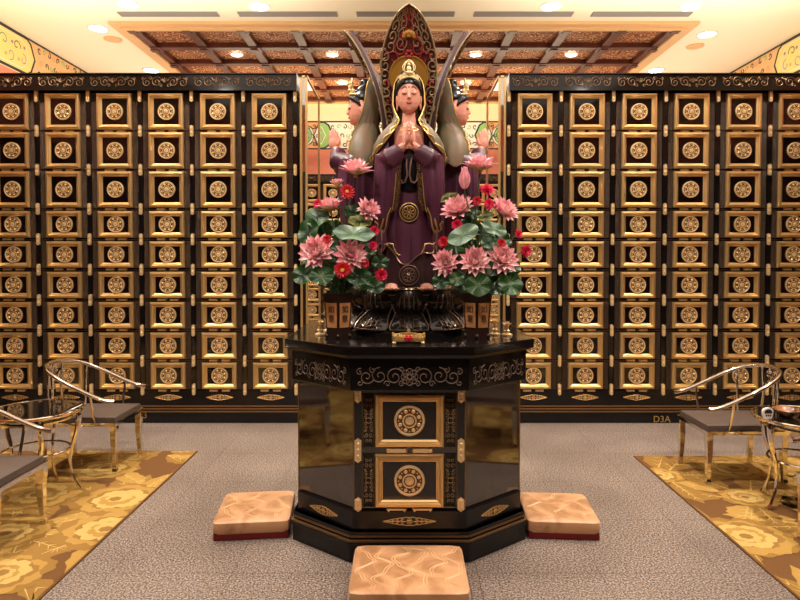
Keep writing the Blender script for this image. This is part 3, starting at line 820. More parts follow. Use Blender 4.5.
cushion((-.86, 3.46, 0), .42, .44, .11, radians(6), 'peach silk cushion on red base at the left side of the altar', 3)
cushion((.89, 3.45, 0), .40, .42, .11, radians(-4), 'peach silk cushion on red base at the right side of the altar', 3)

# ================================================================== LOTUS THRONE
LZ = TOPZ; LH = .255
lot = thing('lotus_throne', (AX, 3.75, LZ), 'black lacquered double lotus throne under the statues on the altar', 'lotus base')
MB().lathe([(.47, 0), (.47, .02), (.44, .03), (.40, .05), (.33, .10), (.31, .125), (.33, .15), (.37, .2), (.38, LH-.015), (.375, LH)], 48).build('core', 'lotus_black', lot)
def throne_petal(up):
    """petal centred on +x direction; returns body mb and ribs mb"""
    a = MB(); rb = MB(); rows = []
    n, c = 10, 13
    def pt(t, s):
        wd = (.118 if up else .112)*(.62+.55*t)*sqrt(max(0, 1-max(0, (t-.55)/.47)**2.2))
        if up: R = .375+.012*t+.040*sin(pi*t)*(1-.4*abs(s)) +(.012*t**4); z = .112+.148*t
        else:  R = .335+.12*t+.06*sin(pi*t)*(1-.4*abs(s)) +.03*t**4; z = .135-.125*t+.03*max(0, t-.8)/.2
        y = wd*s
        return Vector((R-(.8 if up else .35)*y*y/.12*1.0, y, z))
    for i in range(n+1): rows.append([pt(i/n, -1+2*j/(c-1)) for j in range(c)])
    a.grid(rows, .012 if up else -.012)
    edge = [pt(i/n, -1) for i in range(n+1)]+[pt(1, -1+2*j/(c-1)) for j in range(1, c-1)]+[pt(i/n, 1) for i in range(n, -1, -1)]
    rb.tube([p+Vector((.010, 0, 0)) for p in edge], .0045, 5)
    for s in (-.6, -.3, 0, .3, .6):
        rb.tube([pt(.25+.6*i/8*(1-.25*abs(s)), s*(1-.35*(i/8)))+Vector((.013, 0, 0)) for i in range(9)], [.0015+.0025*sin(pi*i/8) for i in range(9)], 4)
    if not up:
        for s in (-1, 1):
            rb.tube([pt(.72+.12*cos(q), s*(.35+.25*sin(q)))+Vector((.016, 0, 0)) for q in [k*.55 for k in range(9)]], .005, 6)
    return a.mesh('petal', 'lotus_black'), rb.mesh('petal_ribs', 'lotus_edge')
for up in (True, False):
    pm, rm = throne_petal(up); N = 12
    for k in range(N):
        a = -pi/2 + 2*pi*(k+(0 if up else 0))/N
        p = link('petal', pm, lot, (0, 0, 0)); p.rotation_euler = (0, 0, a); link('petal_ribs', rm, p)

# ================================================================== STATUES
def sm(a, b, t): t = max(0, min(1, (t-a)/(b-a))); return t*t*(3-2*t)
def erings(prof, n=48, fold=0, nf=11, ph=0):
    """prof: (z, cx, cy, rx, ry, foldamp)"""
    R = []
    for z, cx, cy, rx, ry, fa in prof:
        ring = []
        for k in range(n):
            a = 2*pi*k/n; q = 1+fa*(.7*sin(nf*a+ph)+.3*sin((nf*2+1)*a+1.3*ph+z*6)); ring.append((cx+rx*q*cos(a), cy+ry*q*sin(a), z))
        R.append(ring)
    return R
def statue(loc, rz, label, hy, hz, front):
    t = thing('buddhist_statue', loc, label, 'statue', 'statues back to back on the lotus throne', rz)
    HZ = 1.003       # chin height
    zs = 1.0
    # ---- body: head, neck, chest, forearms, praying hands fused in one skin
    mb = MB()
    prof = [(0,0,-.045,.016,.014,0),(.008,0,-.042,.034,.032,0),(.028,0,-.03,.053,.055,0),(.055,0,-.018,.067,.072,0),(.085,0,-.01,.074,.082,0),(.12,0,-.004,.078,.088,0),(.15,0,0,.076,.086,0),(.185,0,.002,.064,.07,0),(.208,0,.004,.036,.04,0)]
    mb.loft(erings([(HZ+zs*z,cx,cy,rx,ry,0) for z,cx,cy,rx,ry,_ in prof], 28))
    mb.ball((0, -.097, HZ+zs*.075), .0115, .012, .008, 10); mb.tube([(0, -.086, HZ+zs*.125), (0, -.092, HZ+zs*.10), (0, -.099, HZ+zs*.078)], [.005, .0065, .0085], 8)     # nose
    mb.ball((-.009, -.087, HZ+zs*.073), .006, .008, .006, 8); mb.ball((.009, -.087, HZ+zs*.073), .006, .008, .006, 8)
    mb.ball((0, -.079, HZ+zs*.047), .017, .012, .011, 10)                                                         # mouth mound
    mb.ball((0, -.07, HZ+zs*.018), .02, .014, .014, 10)                                                           # chin
    for s in (-1, 1):
        mb.ball((s*.031, -.077, HZ+zs*.104), .019, .012, .0105, 10)       # eyelid mounds
        mb.ball((s*.034, -.055, HZ+zs*.062), .024, .022, .026, 10)         # cheek
        mb.ball((s*.078, .0, HZ+zs*.085), .009, .02, .032, 10); mb.ball((s*.076, -.004, HZ+zs*.045), .008, .011, .026, 10)   # long ears
    mb.loft(erings([(HZ-.10,0,.0,.062,.052,0),(HZ-.06,0,.0,.046,.044,0),(HZ-.02,0,.0,.041,.043,0),(HZ+zs*.04,0,.005,.044,.05,0)], 20))
    mb.loft(erings([(.60,0,-.005,.08,.085,0),(.70,0,-.012,.092,.092,0),(.80,0,-.015,.10,.094,0),(.87,0,-.01,.10,.086,0),(.92,0,0,.085,.066,0),(.945,0,0,.05,.045,0)], 28))
    # praying hands: palms together at x=0
    for s in (-1, 1):
        mb.tube([(s*.135, -.05, .74+hz*.3), (s*.075, (hy-.05)/2-.02, .765+hz*.6), (s*.022, hy+.012, .80+hz)], [.032, .029, .022], 10)
        mb.ball((s*.0135, hy-.002, .835+hz), .0135, .031, .038, 12)
        for k, (ln, oy) in enumerate(((.062, -.024), (.073, -.009), (.068, .006), (.053, .020))):
            y0 = hy+oy; p = [(s*.013, y0, .855+hz), (s*.0125, y0, .855+hz+ln*.45), (s*.009, y0*1+(.002), .855+hz+ln*.8), (s*.006, y0+.004, .855+hz+ln)]
            mb.tube(p, [.0082, .0078, .0070, .0048], 8)
        mb.tube([(s*.016, hy+.024, .825+hz), (s*.014, hy+.036, .85+hz), (s*.008, hy+.036, .88+hz)], [.0095, .0085, .006], 8)
    link('body', fused(mb, 'body', 'skin', .0042, 2), t)
    # ---- face paint
    def onface(x, z):   # front surface of the face
        q = z; 
        for i in range(len(prof)-1):
            if prof[i][0] <= q <= prof[i+1][0]:
                f = (q-prof[i][0])/(prof[i+1][0]-prof[i][0]); cy = prof[i][2]*(1-f)+prof[i+1][2]*f; rx = prof[i][3]*(1-f)+prof[i+1][3]*f; ry = prof[i][4]*(1-f)+prof[i+1][4]*f
                return cy-ry*sqrt(max(.02, 1-(x/rx)**2))
        return -.08
    mb = MB()
    for s in (-1, 1):
        mb.tube([(s*(.012+.038*i/8), onface(.012+.038*i/8, .134)-.0005, HZ+zs*.124+.013*sin(pi*(i/8)**.8)) for i in range(9)], [.0012+.0018*sin(pi*(i+.6)/9.2) for i in range(9)], 5)
    mb.build('eyebrows', 'brow', t)
    mb = MB()
    for s in (-1, 1):
        mb.tube([(s*(.013+.036*i/8), min(-.086, onface(.013+.036*i/8, .10)-.004) + (.016*(max(0, i-4)/4)**2), HZ+zs*.099-.004*sin(pi*i/8)+.003*i/8) for i in range(9)], [.0016+.0016*sin(pi*i/8) for i in range(9)], 5)
    mb.build('eyelashes', 'brow', t)
    mb = MB(); mb.ball((-.009, -.0890, HZ+zs*.0495), .0125, .0045, .0030, 8); mb.ball((.009, -.0890, HZ+zs*.0495), .0125, .0045, .0030, 8); mb.ball((0, -.0895, HZ+zs*.0445), .014, .0045, .0038, 10)
    mb.build('lips', 'lips', t)
    MB().ball((0, -.0895, HZ+zs*.135), .005, .003, .006, 8).build('forehead_dot', 'lips', t)
    # ---- hair: cap with low front hairline, sideburns, topknot
    mb = MB()
    rows = []
    for i in range(9):
        th = pi/2*i/8; rows.append([])
    mb.loft(erings([(HZ+zs*.142,0,.012,.081,.089,0),(HZ+zs*.155,0,.006,.084,.092,0),(HZ+zs*.175,0,.004,.082,.088,0),(HZ+zs*.20,0,.004,.068,.072,0),(HZ+zs*.222,0,.006,.046,.05,0),(HZ+zs*.245,0,.01,.03,.034,0),(HZ+zs*.27,0,.012,.03,.034,0),(HZ+zs*.285,0,.012,.018,.02,0)], 28))
    mb.loft(erings([(HZ+zs*.03,0,.042,.05,.05,0),(HZ+zs*.08,0,.034,.074,.066,0),(HZ+zs*.13,0,.028,.081,.072,0),(HZ+zs*.16,0,.02,.082,.078,0)], 24))
    for s in (-1, 1):
        mb.tube([(s*.03, -.083, HZ+zs*.168), (s*.06, -.06, HZ+zs*.150), (s*.077, -.028, HZ+zs*.128), (s*.079, -.012, HZ+zs*.10)], [.012, .014, .012, .005], 8)
    link('hair', fused(mb, 'hair', 'hair', .0045, 1), t)
    # ---- crown with a small seated figure
    mb = MB()
    mb.tube([(.062*sin(a), -.01-.075*cos(a), HZ+zs*.186+.006*cos(3*a)) for a in [(-1.2+2.4*i/14) for i in range(15)]], .006, 6)
    for k, (x, h) in enumerate(((-.045,.025),(-.024,.04),(0,.05),(.024,.04),(.045,.025))):
        y = -.078+abs(x)*.5
        mb.plate([(x-.012, HZ+zs*.188), (x+.012, HZ+zs*.188), (x+.014, HZ+zs*.19+h*.5), (x, HZ+zs*.19+h), (x-.014, HZ+zs*.19+h*.5)], y-.004, y+.004)
    mb.ball((0, -.085, HZ+zs*.215), .022, .012, .012, 10); mb.ball((0, -.084, HZ+zs*.235), .014, .01, .018, 10); mb.ball((0, -.084, HZ+zs*.26), .009, .009, .011, 10)
    mb.tube([(0.026*sin(a), -.074, HZ+zs*.245+.036*cos(a)) for a in [2*pi*i/18 for i in range(18)]], .004, 6, True)
    for s in (-1, 1): mb.tube([(s*.03, -.07, HZ+zs*.23), (s*.036, -.068, HZ+zs*.255), (s*.02, -.068, HZ+zs*.28), (0, -.07, HZ+zs*.292)], .004, 6)
    mb.build('crown', 'ivory', t)
    # ---- necklace
    mb = MB()
    for r_, dz in ((.050, 0), (.062, -.016)):
        mb.tube([(r_*1.1*sin(a), -.05-.052*cos(a)-r_*.05, .925+dz-.018*cos(a)+.002*sin(9*a)) for a in [(-1.1+2.2*i/22) for i in range(23)]], .0022, 5)
    mb.ball((0, -.107, .893), .007, .004, .009, 8)
    mb.build('necklace', 'trim_gold', t)
    # ---- robe: body with folds to the feet
    mb = MB()
    pr = [(.015,0,0,.152,.115,.05),(.06,0,0,.148,.112,.05),(.2,0,0,.140,.104,.045),(.34,0,.0,.142,.10,.035),(.48,0,0,.142,.098,.02),(.60,0,0,.135,.094,.01),(.70,0,0,.132,.088,0),(.80,0,0,.142,.082,0),(.87,0,.002,.135,.074,0),(.91,0,.004,.10,.06,0),(.935,0,.004,.058,.046,0)]
    mb.loft(erings(pr, 88, nf=12, ph=.4)); 
    skirt = mb.build('skirt', 'purple_dk', t)
    # upper robe (over-robe reaching mid-shin, pointed in front)
    mb = MB(); rows = []
    n = 72
    for i in range(15):
        u = i/14; row = []
        for k in range(n+1):
            a = 2*pi*k/n; fr_ = max(0, -sin(a))     # 1 at front
            zb = .235 - .085*fr_**6*1.0 + .035*sin(5*a+1.57)*(1-fr_*.5)
            z = .80*(1-u)+zb*u
            q = 1+(.02+.045*u)*sin(10*a+.6)*.8
            rx = .138+.012*u; ry = .094+.018*u
            row.append((rx*q*cos(a), ry*q*sin(a), z))
        rows.append(row)
    mb.grid(rows, -.006)
    mb.build('robe', 'purple', t)
    mb = MB(); mb.tube([Vector(p)+Vector((0, -.004, 0)) for p in rows[-1][:-1]], .0045, 6, True); mb.build('hem_edge', 'dark_silver', t)
    # ---- sleeves and hanging drapes
    for s in (-1, 1):
        mb = MB()
        mb.tube([(s*.09, .01, .87), (s*.128, .005, .83), (s*.142, -.015, .77), (s*.138, -.055, .725+hz*.3), (s*.095, (hy-.06)/2-.03, .735+hz*.6), (s*.050, hy+.035, .770+hz)], [.040, .048, .056, .062, .058, .050], 20)
        pr2 = []
        for i in range(13):
            u = i/12; z = .76+hz*.2*(1-u)-.42*u
            cx = s*(.126+.026*u); rx = .064-.030*u**2; pr2.append((z, cx, -.085-.014*sin(pi*u), rx, .054-.020*u, .12))
        mb.loft(erings(pr2[::-1], 56, nf=6, ph=s))
        mb.loft(erings([(.745+hz*.6, s*.085, hy*.55-.02, .034, .045, 0), (.68+hz*.3, s*.082, hy*.55-.015, .03, .05, .08), (.6, s*.085, -.10, .026, .042, .1), (.5, s*.09, -.10, .02, .03, .1), (.44, s*.095, -.098, .008, .012, .1)][::-1], 40, nf=5))
        link('sleeve', fused(mb, 'sleeve', 'purple', .006, 1), t)
        # gilt tip curls and brocade band down the inner edge
        mb = MB(); mb.tube([(s*.052, -.145, .74), (s*.056, -.14, .66), (s*.06, -.138, .58), (s*.064, -.134, .50), (s*.075, -.13, .455), (s*.085, -.128, .44)], [.012,.014,.014,.013,.010,.005], 8, flat=.5)
        mb.build('brocade_band', 'brocade', t)
        mb = MB(); mb.tube([(s*.068, -.147, .74), (s*.073, -.144, .62), (s*.082, -.140, .52), (s*.092, -.135, .45), (s*.10, -.13, .435)], .0028, 5)
        mb.tube([(s*.142, -.125, .40), (s*.152, -.13, .36), (s*.165, -.128, .325), (s*.180, -.125, .34), (s*.172, -.125, .365), (s*.19, -.115, .385)], .005, 6)
        mb.tube([(s*.10, -.128, .46), (s*.118, -.13, .42), (s*.13, -.13, .35), (s*.142, -.13, .32), (s*.15, -.13, .335)], .004, 6)
        mb.tube([(s*x, -.105, z) for x, z in ((.14,.255),(.115,.262),(.09,.258),(.085,.235),(.07,.205),(.05,.195))], .0045, 6)
        mb.build('gilt_edging', 'trim_gold' if front else 'dark_silver', t)
        # feet
        if front:
            mb = MB(); mb.ball((s*.098, -.115, .02), .036, .05, .02, 14); 
            for k in range(5): mb.ball((s*(.068+.0150*k), -.163+.004*k, .012), .0072, .018, .010, 8)
            link('foot', fused(mb, 'foot', 'skin', .0026, 1), t)
    # sash loops
    mb = MB()
    mb.tube([(-.012, -.125, .75), (-.014, -.135, .69), (-.01, -.14, .64), (-.022, -.14, .60), (-.036, -.138, .592), (-.042, -.136, .612)], .006, 6)
    mb.tube([(.018, -.125, .75), (.008, -.135, .70), (.002, -.14, .64), (.012, -.142, .602), (.03, -.142, .595), (.044, -.138, .612), (.046, -.135, .65)], .006, 6)
    mb.build('sash', 'dark_silver', t)
    mb = MB(); mb.loft(erings([(.56,0,-.10,.04,.02,0),(.66,0,-.108,.05,.028,.05),(.74,0,-.105,.05,.03,.05),(.785,0,-.10,.04,.03,0)], 24, nf=5)); mb.build('inner_robe', 'hair', t)
    # medallions on robe and skirt
    for z, r_, m_ in ((.435, .052, 'trim_gold'), (.085, .055, 'dark_silver')):
        y = -.107 if z > .2 else -.122
        mb = MB(); mb.tube([(r_*cos(a), y-.006, z+r_*sin(a)) for a in [2*pi*i/32 for i in range(32)]], .0028, 5, True)
        mb.tube([(r_*.72*cos(a), y-.006, z+r_*.72*sin(a)) for a in [2*pi*i/28 for i in range(28)]], .002, 5, True)
        for k in range(8):
            a = 2*pi*k/8; mb.tube([(r_*.42*cos(a)+r_*.2*cos(b), y-.006, z+r_*.42*sin(a)+r_*.2*sin(b)) for b in [2*pi*i/10 for i in range(10)]], .0017, 4, True)
        mb.lathe([(r_*.14, .004), (.002, .008)], 8, 'y', (0, y, z))
        mb.cur = 1; mb.lathe([(r_, -.01), (r_, .003), (.004, .004)], 28, 'y', (0, y, z))
        mb.build('robe_medallion', [m_, 'purple_dk'], t)
    for ch in t.children:      # a slim oval head
        if ch.name.split('.')[0] in ('body', 'eyebrows', 'eyelashes', 'lips', 'hair'):
            for v in ch.data.vertices: v.co.x *= 1-.13*sm(HZ-.05, HZ+.02, v.co.z)
    # ---- cloak and hood
    prf = [(1.335,.05,.012,.012,100),(1.32,.046,.04,.044,98),(1.28,.036,.062,.078,96),(1.235,.026,.084,.098,94),(1.19,.018,.096,.106,94),(1.13,.014,.100,.106,92),(1.06,.012,.098,.098,84),(1.0,.008,.088,.082,66),(.955,.0,.095,.082,34),(.915,-.004,.130,.098,30),(.87,-.008,.168,.112,32),(.82,-.012,.192,.122,44),(.77,-.014,.204,.128,62),(.73,-.012,.207,.126,78)]
    if front: prf = [(1.275,.03,.012,.012,100),(1.262,.03,.036,.04,100),(1.235,.028,.066,.074,100),(1.19,.024,.088,.094,98)]+prf[5:]
    else: prf = [(z, cy+(.02 if z < .96 else 0), rx, ry*(.80 if z < .93 else 1), op*(.6 if z < .96 else 1)) for z, cy, rx, ry, op in prf]
    rows = []; n = 40
    for i, (z, cy, rx, ry, op) in enumerate(prf):
        row = []; o = radians(op)
        for k in range(n+1):
            a = o+(2*pi-2*o)*k/n      # angle from front (-y)
            q = 1+.018*sin(13*a)*sm(1.1, .75, z)+(.03*sin(z*60) if k in (0, n) else 0)
            e = .8 if z < .95 else 1; row.append((rx*(.92 if z > .97 else 1)*q*math.copysign(abs(sin(a))**e, sin(a)), cy-ry*q*math.copysign(abs(cos(a))**e, cos(a)), z+(.012*sin(9*a) if i == len(prf)-1 else 0)))
        rows.append(row)
    mb = MB(); mb.grid(rows, .007); mb.build('cloak', 'olive', t)
    mb = MB()
    for k in (0, n):
        edge = [Vector(r[k]) for r in rows]; mb.tube([p+Vector((0, -.004, 0)) for p in edge[2:]], .0042, 6)
        # ruffled gilt fold
        s = 1 if edge[-4].x > 0 else -1
        mb.tube([e_+Vector((s*(.012+.010*sin(i*1.9)), -.008, .004*cos(i*1.9))) for i, e_ in enumerate([edge[len(rows)-6+q//3].lerp(edge[min(len(rows)-1, len(rows)-5+q//3)], (q % 3)/3) for q in range(16)])], .0048, 6)
    mb.tube([Vector(p) for p in rows[-1]], .0045, 6)
    mb.build('cloak_edging', 'trim_gold', t)
    # ---- mandorla leaning over the head
    def mp(u, tt, e=0):
        """u: -1..1 across, tt: 0..1 up; e: distance in front"""
        wd = (.115+.052*sin(min(1, tt/.50)*pi/2)) if tt < .50 else .167*max(0, 1-((tt-.50)/.50)**2.1)**.66
        z = .93+.655*tt; off = .12+.03*tt+.215*tt**2.0; y = .28-off
        y -= .030*(u*u)
        nrm = Vector((0, -1, .45*tt)).normalized()
        return Vector((wd*u, y, z))+nrm*e
    mb = MB(); R = []
    for i in range(25): R.append([mp(-1+2*j/16, i/24) for j in range(17)])
    mb.cur = 0; mb.grid(R)
    mb.cur = 1; R2 = [[p+Vector((0, .022, -.005)) for p in r] for r in R]; mb.grid(R2)
    mb.grid([[r[0] for r in R], [r[0] for r in R2]]); mb.grid([[r[-1] for r in R], [r[-1] for r in R2]]); mb.grid([R[0], R2[0]])
    man = mb.build('mandorla', ['mandorla', 'mandorla_back'], t)
    mb = MB(); sc = lambda s, cx, ct, r, a0, tn, sg: [mp(s*x, z, .008) for x, z in [(cx+(x_-cx)*1.0, ct+(z_-ct)*.26) for x_, z_ in spiral(cx, ct, r, a0, tn, sg, 16)]]
    rn = random.Random(3); red = []
    for s in (-1, 1):
        k = 0
        for ct in [.06+.072*i for i in range(13)]:
            for cx in ((.84, .60) if ct < .68 else (.72, .32)):
                if ct < .68 and cx < .7 and ct > .1: 
                    if k % 2: k += 1; continue
                g = sc(s, cx, ct+(.03 if cx < .7 else 0), .21 if cx > .7 else .24, rn.random()*6, 1.25, 1 if k % 2 else -1)
                if min(p.z for p in g) > .93: mb.tube(g, .0042 if k % 3 else .0036, 5)
                k += 1
        red += [sc(s, .25, .80, .25, 1, 1.2, 1), sc(s, .30, .70, .3, 2, 1.2, -1), sc(s, .55, .62, .25, 0, 1, 1), sc(s, .2, .93, .3, 0, 1.2, 1), sc(s, .70, .25, .14, 0, 1, 1), sc(s, .72, .42, .14, 0, 1, 1)]
    edge = [mp(-.97, i/24, .006) for i in range(25)]+[mp(.97, i/24, .006) for i in range(23, -1, -1)]
    mb.tube(edge, .005, 6)
    mb.build('scroll_carving', 'mscroll', man)
    mb = MB()
    for g in red: mb.tube(g, .005, 5)
    for q in range(6):
        a = 2*pi*q/6; c = mp(.10*cos(a), .655+.025*sin(a), .012); mb.ball(c, .011, .006, .011, 8)
    mb.build('red_scroll', 'mscroll2', man)
    mb = MB()
    c0 = mp(0, .51, .006); Rr = .112
    def hp(r_, a, e):    # halo follows the board
        z = c0.z+r_*sin(a); tt = (z-.93)/.69; p = mp(0, tt, e); return Vector((r_*cos(a), p.y-.030*(r_*cos(a)/.17)**2, p.z))
    cz = 1.262; c0 = Vector((0, 0, cz))
    rows = [[hp(Rr*q/5+.001, 2*pi*k/36, .007) for k in range(37)] for q in range(6)]; mb.grid(rows)
    mb.tube([hp(Rr, 2*pi*k/36, .008) for k in range(36)], .006, 6, True)
    for q in range(7):
        a = pi*q/6; c = mp(.22*cos(a), .785+.03*sin(a), .016); mb.ball(c, .012, .007, .016, 8)
    mb.ball(mp(0, .79, .016), .02, .008, .014, 10)
    mb.build('halo', 'halo', man)
    return t
ZS = TOPZ+LH
statue((AX, 3.47, ZS), 0, 'front facing robed statue with praying hands and purple robe', -.165, 0, True)
statue((AX-.28, 3.75, ZS), -pi/2, 'robed statue turned to the left, seen in profile behind the front one', -.185, .055, False)
statue((AX+.28, 3.75, ZS), pi/2, 'robed statue turned to the right, seen in profile behind the front one', -.185, .055, False)

# ================================================================== VASES AND FLOWERS
VZ = TOPZ
def vase(x, y, label, rz):
    t = thing('flower_vase', (x, y, VZ), label, 'vase', 'flower vases on the altar', rz)
    hx = lambda r, z, n=6: [(r*cos(pi/6+2*pi*k/n), r*sin(pi/6+2*pi*k/n), z) for k in range(n)]
    mb = MB(); mb.loft([hx(.074, 0), hx(.074, .05), hx(.086, .20), hx(.090, .202), hx(.092, .245), hx(.078, .245), hx(.07, .22)]); mb.build('body', 'vase_dark', t, smooth=False)
    for k in range(6):
        a = pi/6+2*pi*(k+.5)/6; f0, f1 = .0655, .0745
        nrm = Vector((cos(a), sin(a), 0)); tg = Vector((-sin(a), cos(a), 0))
        w0, w1 = .029, .034
        mb = MB(); rows = [[nrm*(f0+.0015)+tg*w0*s+Vector((0,0,.058)) for s in (-1, 1)], [nrm*(f1+.0015)+tg*w1*s+Vector((0,0,.192)) for s in (-1, 1)]]
        mb.grid(rows, .0025); mb.build('wood_panel', 'vase_wood', t, smooth=False)
    for k in (3, 4, 5):
        a = pi/6+2*pi*(k+.5)/6; nrm = Vector((cos(a), sin(a), 0))
        for txt, z, f in (('如', .155, .0725), ('意', .105, .0695)):
            textmesh(txt, .042, 'characters', 'ink', t, nrm*(f+.0045)+Vector((0, 0, z)), (pi/2-.06, 0, a+pi/2), .0004)
    mb = MB()
    for k in range(6):
        a = pi/6+2*pi*k/6; mb.ball((.07*cos(a), .07*sin(a), .012), .012, .012, .012, 8)
    mb.build('feet', 'vase_dark', t)
    return t
vL = at(338, 300, 3.3); vR = at(477, 300, 3.3)
vase(vL.x, 3.3, 'tan and dark wood six sided vase holding the left flowers', .12)
vase(vR.x, 3.3, 'tan and dark wood six sided vase holding the right flowers', -.12)

def petal_mb(mb, T, L, W, cup, curl, az, tilt, mi=0, base=.0, notch=0.):
    """petal grown from the origin; tilt 0 = along +z axis, pi/2 = flat"""
    rows = []
    for i in range(8):
        u = i/7; wd = W/2*(sin(pi*min(1, u*.93+.07)**.85))**.8 if u < 1 else .0008
        rows.append([])
        for j in range(5):
            s = -1+j/2; ang = tilt+curl*u*u
            x = base+L*(u*sin(tilt+curl*u*.5)); z = L*u*cos(tilt+curl*u*.5)
            y = wd*s; up = cup*wd*(s*s)
            # lift edges towards the axis
            p = Vector((x-up*cos(tilt), y, z+up*sin(tilt)))
            rows[-1].append(T @ (Matrix.Rotation(az, 4, 'Z') @ p))
    mb.cur = mi; t0 = mb.T; mb.T = None; mb.grid(rows); mb.T = t0
def axisM(d):
    d = Vector(d).normalized(); return d.to_track_quat('Z', 'Y').to_matrix().to_4x4()
def stem_to(o, p, base, name='stem', r=.0035, d=None):
    """curved stem from flower at p to the vase mouth, local coords of o"""
    a = Vector((0, 0, 0)); b = base-p; d = Vector(d or (0, 0, 1)).normalized()
    c1 = -d*.05; pts = []
    c2 = b+Vector((0, 0, max(.03, -b.z*.35)))
    for i in range(13):
        t = i/12; pts.append(a*(1-t)**3+3*c1*t*(1-t)**2+3*c2*t*t*(1-t)+b*t**3)
    MB().tube(pts, r, 6).build(name, 'stem', o)
def mouth(side, k):
    v = vL if side < 0 else vR; a = k*2.4; return Vector((v.x+.045*cos(a), 3.3+.045*sin(a), VZ+.21))
FC = [0]
def lotus_flower(px, py, Y, wpx, d, side, label, openness=1.0, bud=False):
    p = at(px, py, Y); S = wpx/600*Y/2; FC[0] += 1; rn = random.Random(FC[0])
    d = Vector(d).normalized()
    if bud: p = at(px, py+9, Y)
    p = p-d*S*(.45 if not bud else 0)
    t = thing('lotus_bud' if bud else 'lotus_flower', p, label, 'flower', 'pink lotus blooms in the altar vases')
    T = axisM(d); mb = MB()
    if bud:
        for ring, (n, tl) in enumerate(((4, .16), (5, .24))):
            for k in range(n): petal_mb(mb, T, S*3.4, S*1.7, .9, -.34, 2*pi*k/n+ring*.5, tl, ring % 2, S*.25)
    else:
        for ring, (n, tl, L, W) in enumerate(((7, .22, .82, .50), (10, .52, 1.0, .52), (12, .86, 1.06, .50), (12, 1.2, 1.1, .46))):
            for k in range(n):
                petal_mb(mb, T, S*L*rn.uniform(.93, 1.06), S*W*rn.uniform(.9, 1.1), .55, -.25+.1*ring+rn.uniform(-.1, .1), 2*pi*k/n+ring*.37+rn.uniform(-.1, .1), (tl+rn.uniform(-.07, .07))*openness, 0 if rn.random() > .12 else 1, S*.06)
    mb.build('petals', ['pink', 'pink_tip'], t)
    if not bud:
        mb = MB(); mb.T = T; mb.lathe([(S*.06, 0), (S*.14, S*.18), (S*.2, S*.3), (S*.16, S*.33), (.002, S*.34)], 12)
        for k in range(10): mb.ball((S*.24*cos(k*.628), S*.24*sin(k*.628), S*.26), S*.03, S*.03, S*.06, 6)
        mb.build('seed_pod', 'yellow', t)
    mb = MB()
    for k in range(5): petal_mb(mb, T, S*(.8 if not bud else .9), S*.5, .5, -.2, k*1.257, 1.35 if not bud else .35, 0, S*.05)
    mb.T = T; mb.ball((0, 0, -S*.04), S*.14, S*.14, S*.14, 8)
    mb.build('sepals', 'sepal', t)
    stem_to(t, p, mouth(side, FC[0]), d=d)
    return t
def red_flower(px, py, Y, wpx, d, side, label, m='red', centre=True):
    p = at(px, py, Y); S = wpx/600*Y/2; FC[0] += 1; rn = random.Random(FC[0]); d = Vector(d).normalized()
    t = thing('red_flower', p, label, 'flower', 'red blooms in the altar vases'); T = axisM(d); mb = MB()
    for ring, (n, tl, L) in enumerate(((9, .5, .6), (12, .95, .85), (14, 1.3, 1.0), (14, 1.55, .98))):
        for k in range(n): petal_mb(mb, T, S*L*rn.uniform(.9, 1.08), S*.34, .4, .1, 2*pi*k/n+ring*.2, tl+rn.uniform(-.08, .08), 0, S*.05)
    mb.build('petals', m, t)
    if centre:
        mb = MB(); mb.T = T; mb.ball((0, 0, S*.2), S*.27, S*.27, S*.17, 12)
        for k in range(12): mb.ball((S*.24*cos(k*.52), S*.24*sin(k*.52), S*.3), S*.045, n=6)
        mb.build('centre', 'yellow', t)
    else:
        mb = MB(); mb.T = T; mb.ball((0, 0, -S*.05), S*.25, S*.25, S*.3, 8); mb.build('sepals', 'stem', t)
    stem_to(t, p, mouth(side, FC[0]), r=.0025, d=d)
    return t
def lotus_leaf(px, py, Y, wpx, hpx, d, side, label, m='leaf', vein='vein', ruffle=.12, roll=0, notch=True, grp=None):
    """round leaf, radius from px sizes, facing d, veined and ruffled"""
    p = at(px, py, Y); A = wpx/600*Y/2; B = hpx/600*Y/2; FC[0] += 1; rn = random.Random(FC[0])
    t = thing('lotus_leaf', p, label, 'leaf', ('dark inner leaves of the left bouquet' if 'deep inside the left' in label else 'dark inner leaves of the right bouquet' if 'deep inside the right' in label else 'green leaves in the altar vases')); T = axisM(d) @ Matrix.Rotation(roll, 4, 'Z')
    n = 48; ph = rn.random()*6
    def P(r, a, e=0):
        z = (ruffle*sin(5*a+ph)*r**2+.25*r*r*.6)*min(A, B)
        x, y = A*r*cos(a), B*r*sin(a)
        if notch: q = 1-.35*math.exp(-((a-pi/2-pi) % (2*pi)-0)**2/.02) if False else 1
        return T @ Vector((x, y, z+e))
    mb = MB(); rows = [[P(r, 2*pi*k/n) for k in range(n+1)] for r in (.01, .25, .5, .75, .92, 1.0)]
    mb.cur = 0; mb.grid(rows, .0016)
    mb.cur = 1
    for k in range(13):
        a = 2*pi*k/13+ph; mb.tube([P(.04+.86*i/6, a+.05*sin(i), .0032) for i in range(7)], [.0016*(1-i/8) for i in range(7)], 4)
    mb.build('blade', [m, vein], t)
    stem_to(t, p, mouth(side, FC[0]), r=.003, d=d)
    return t
L, R_ = -1, 1
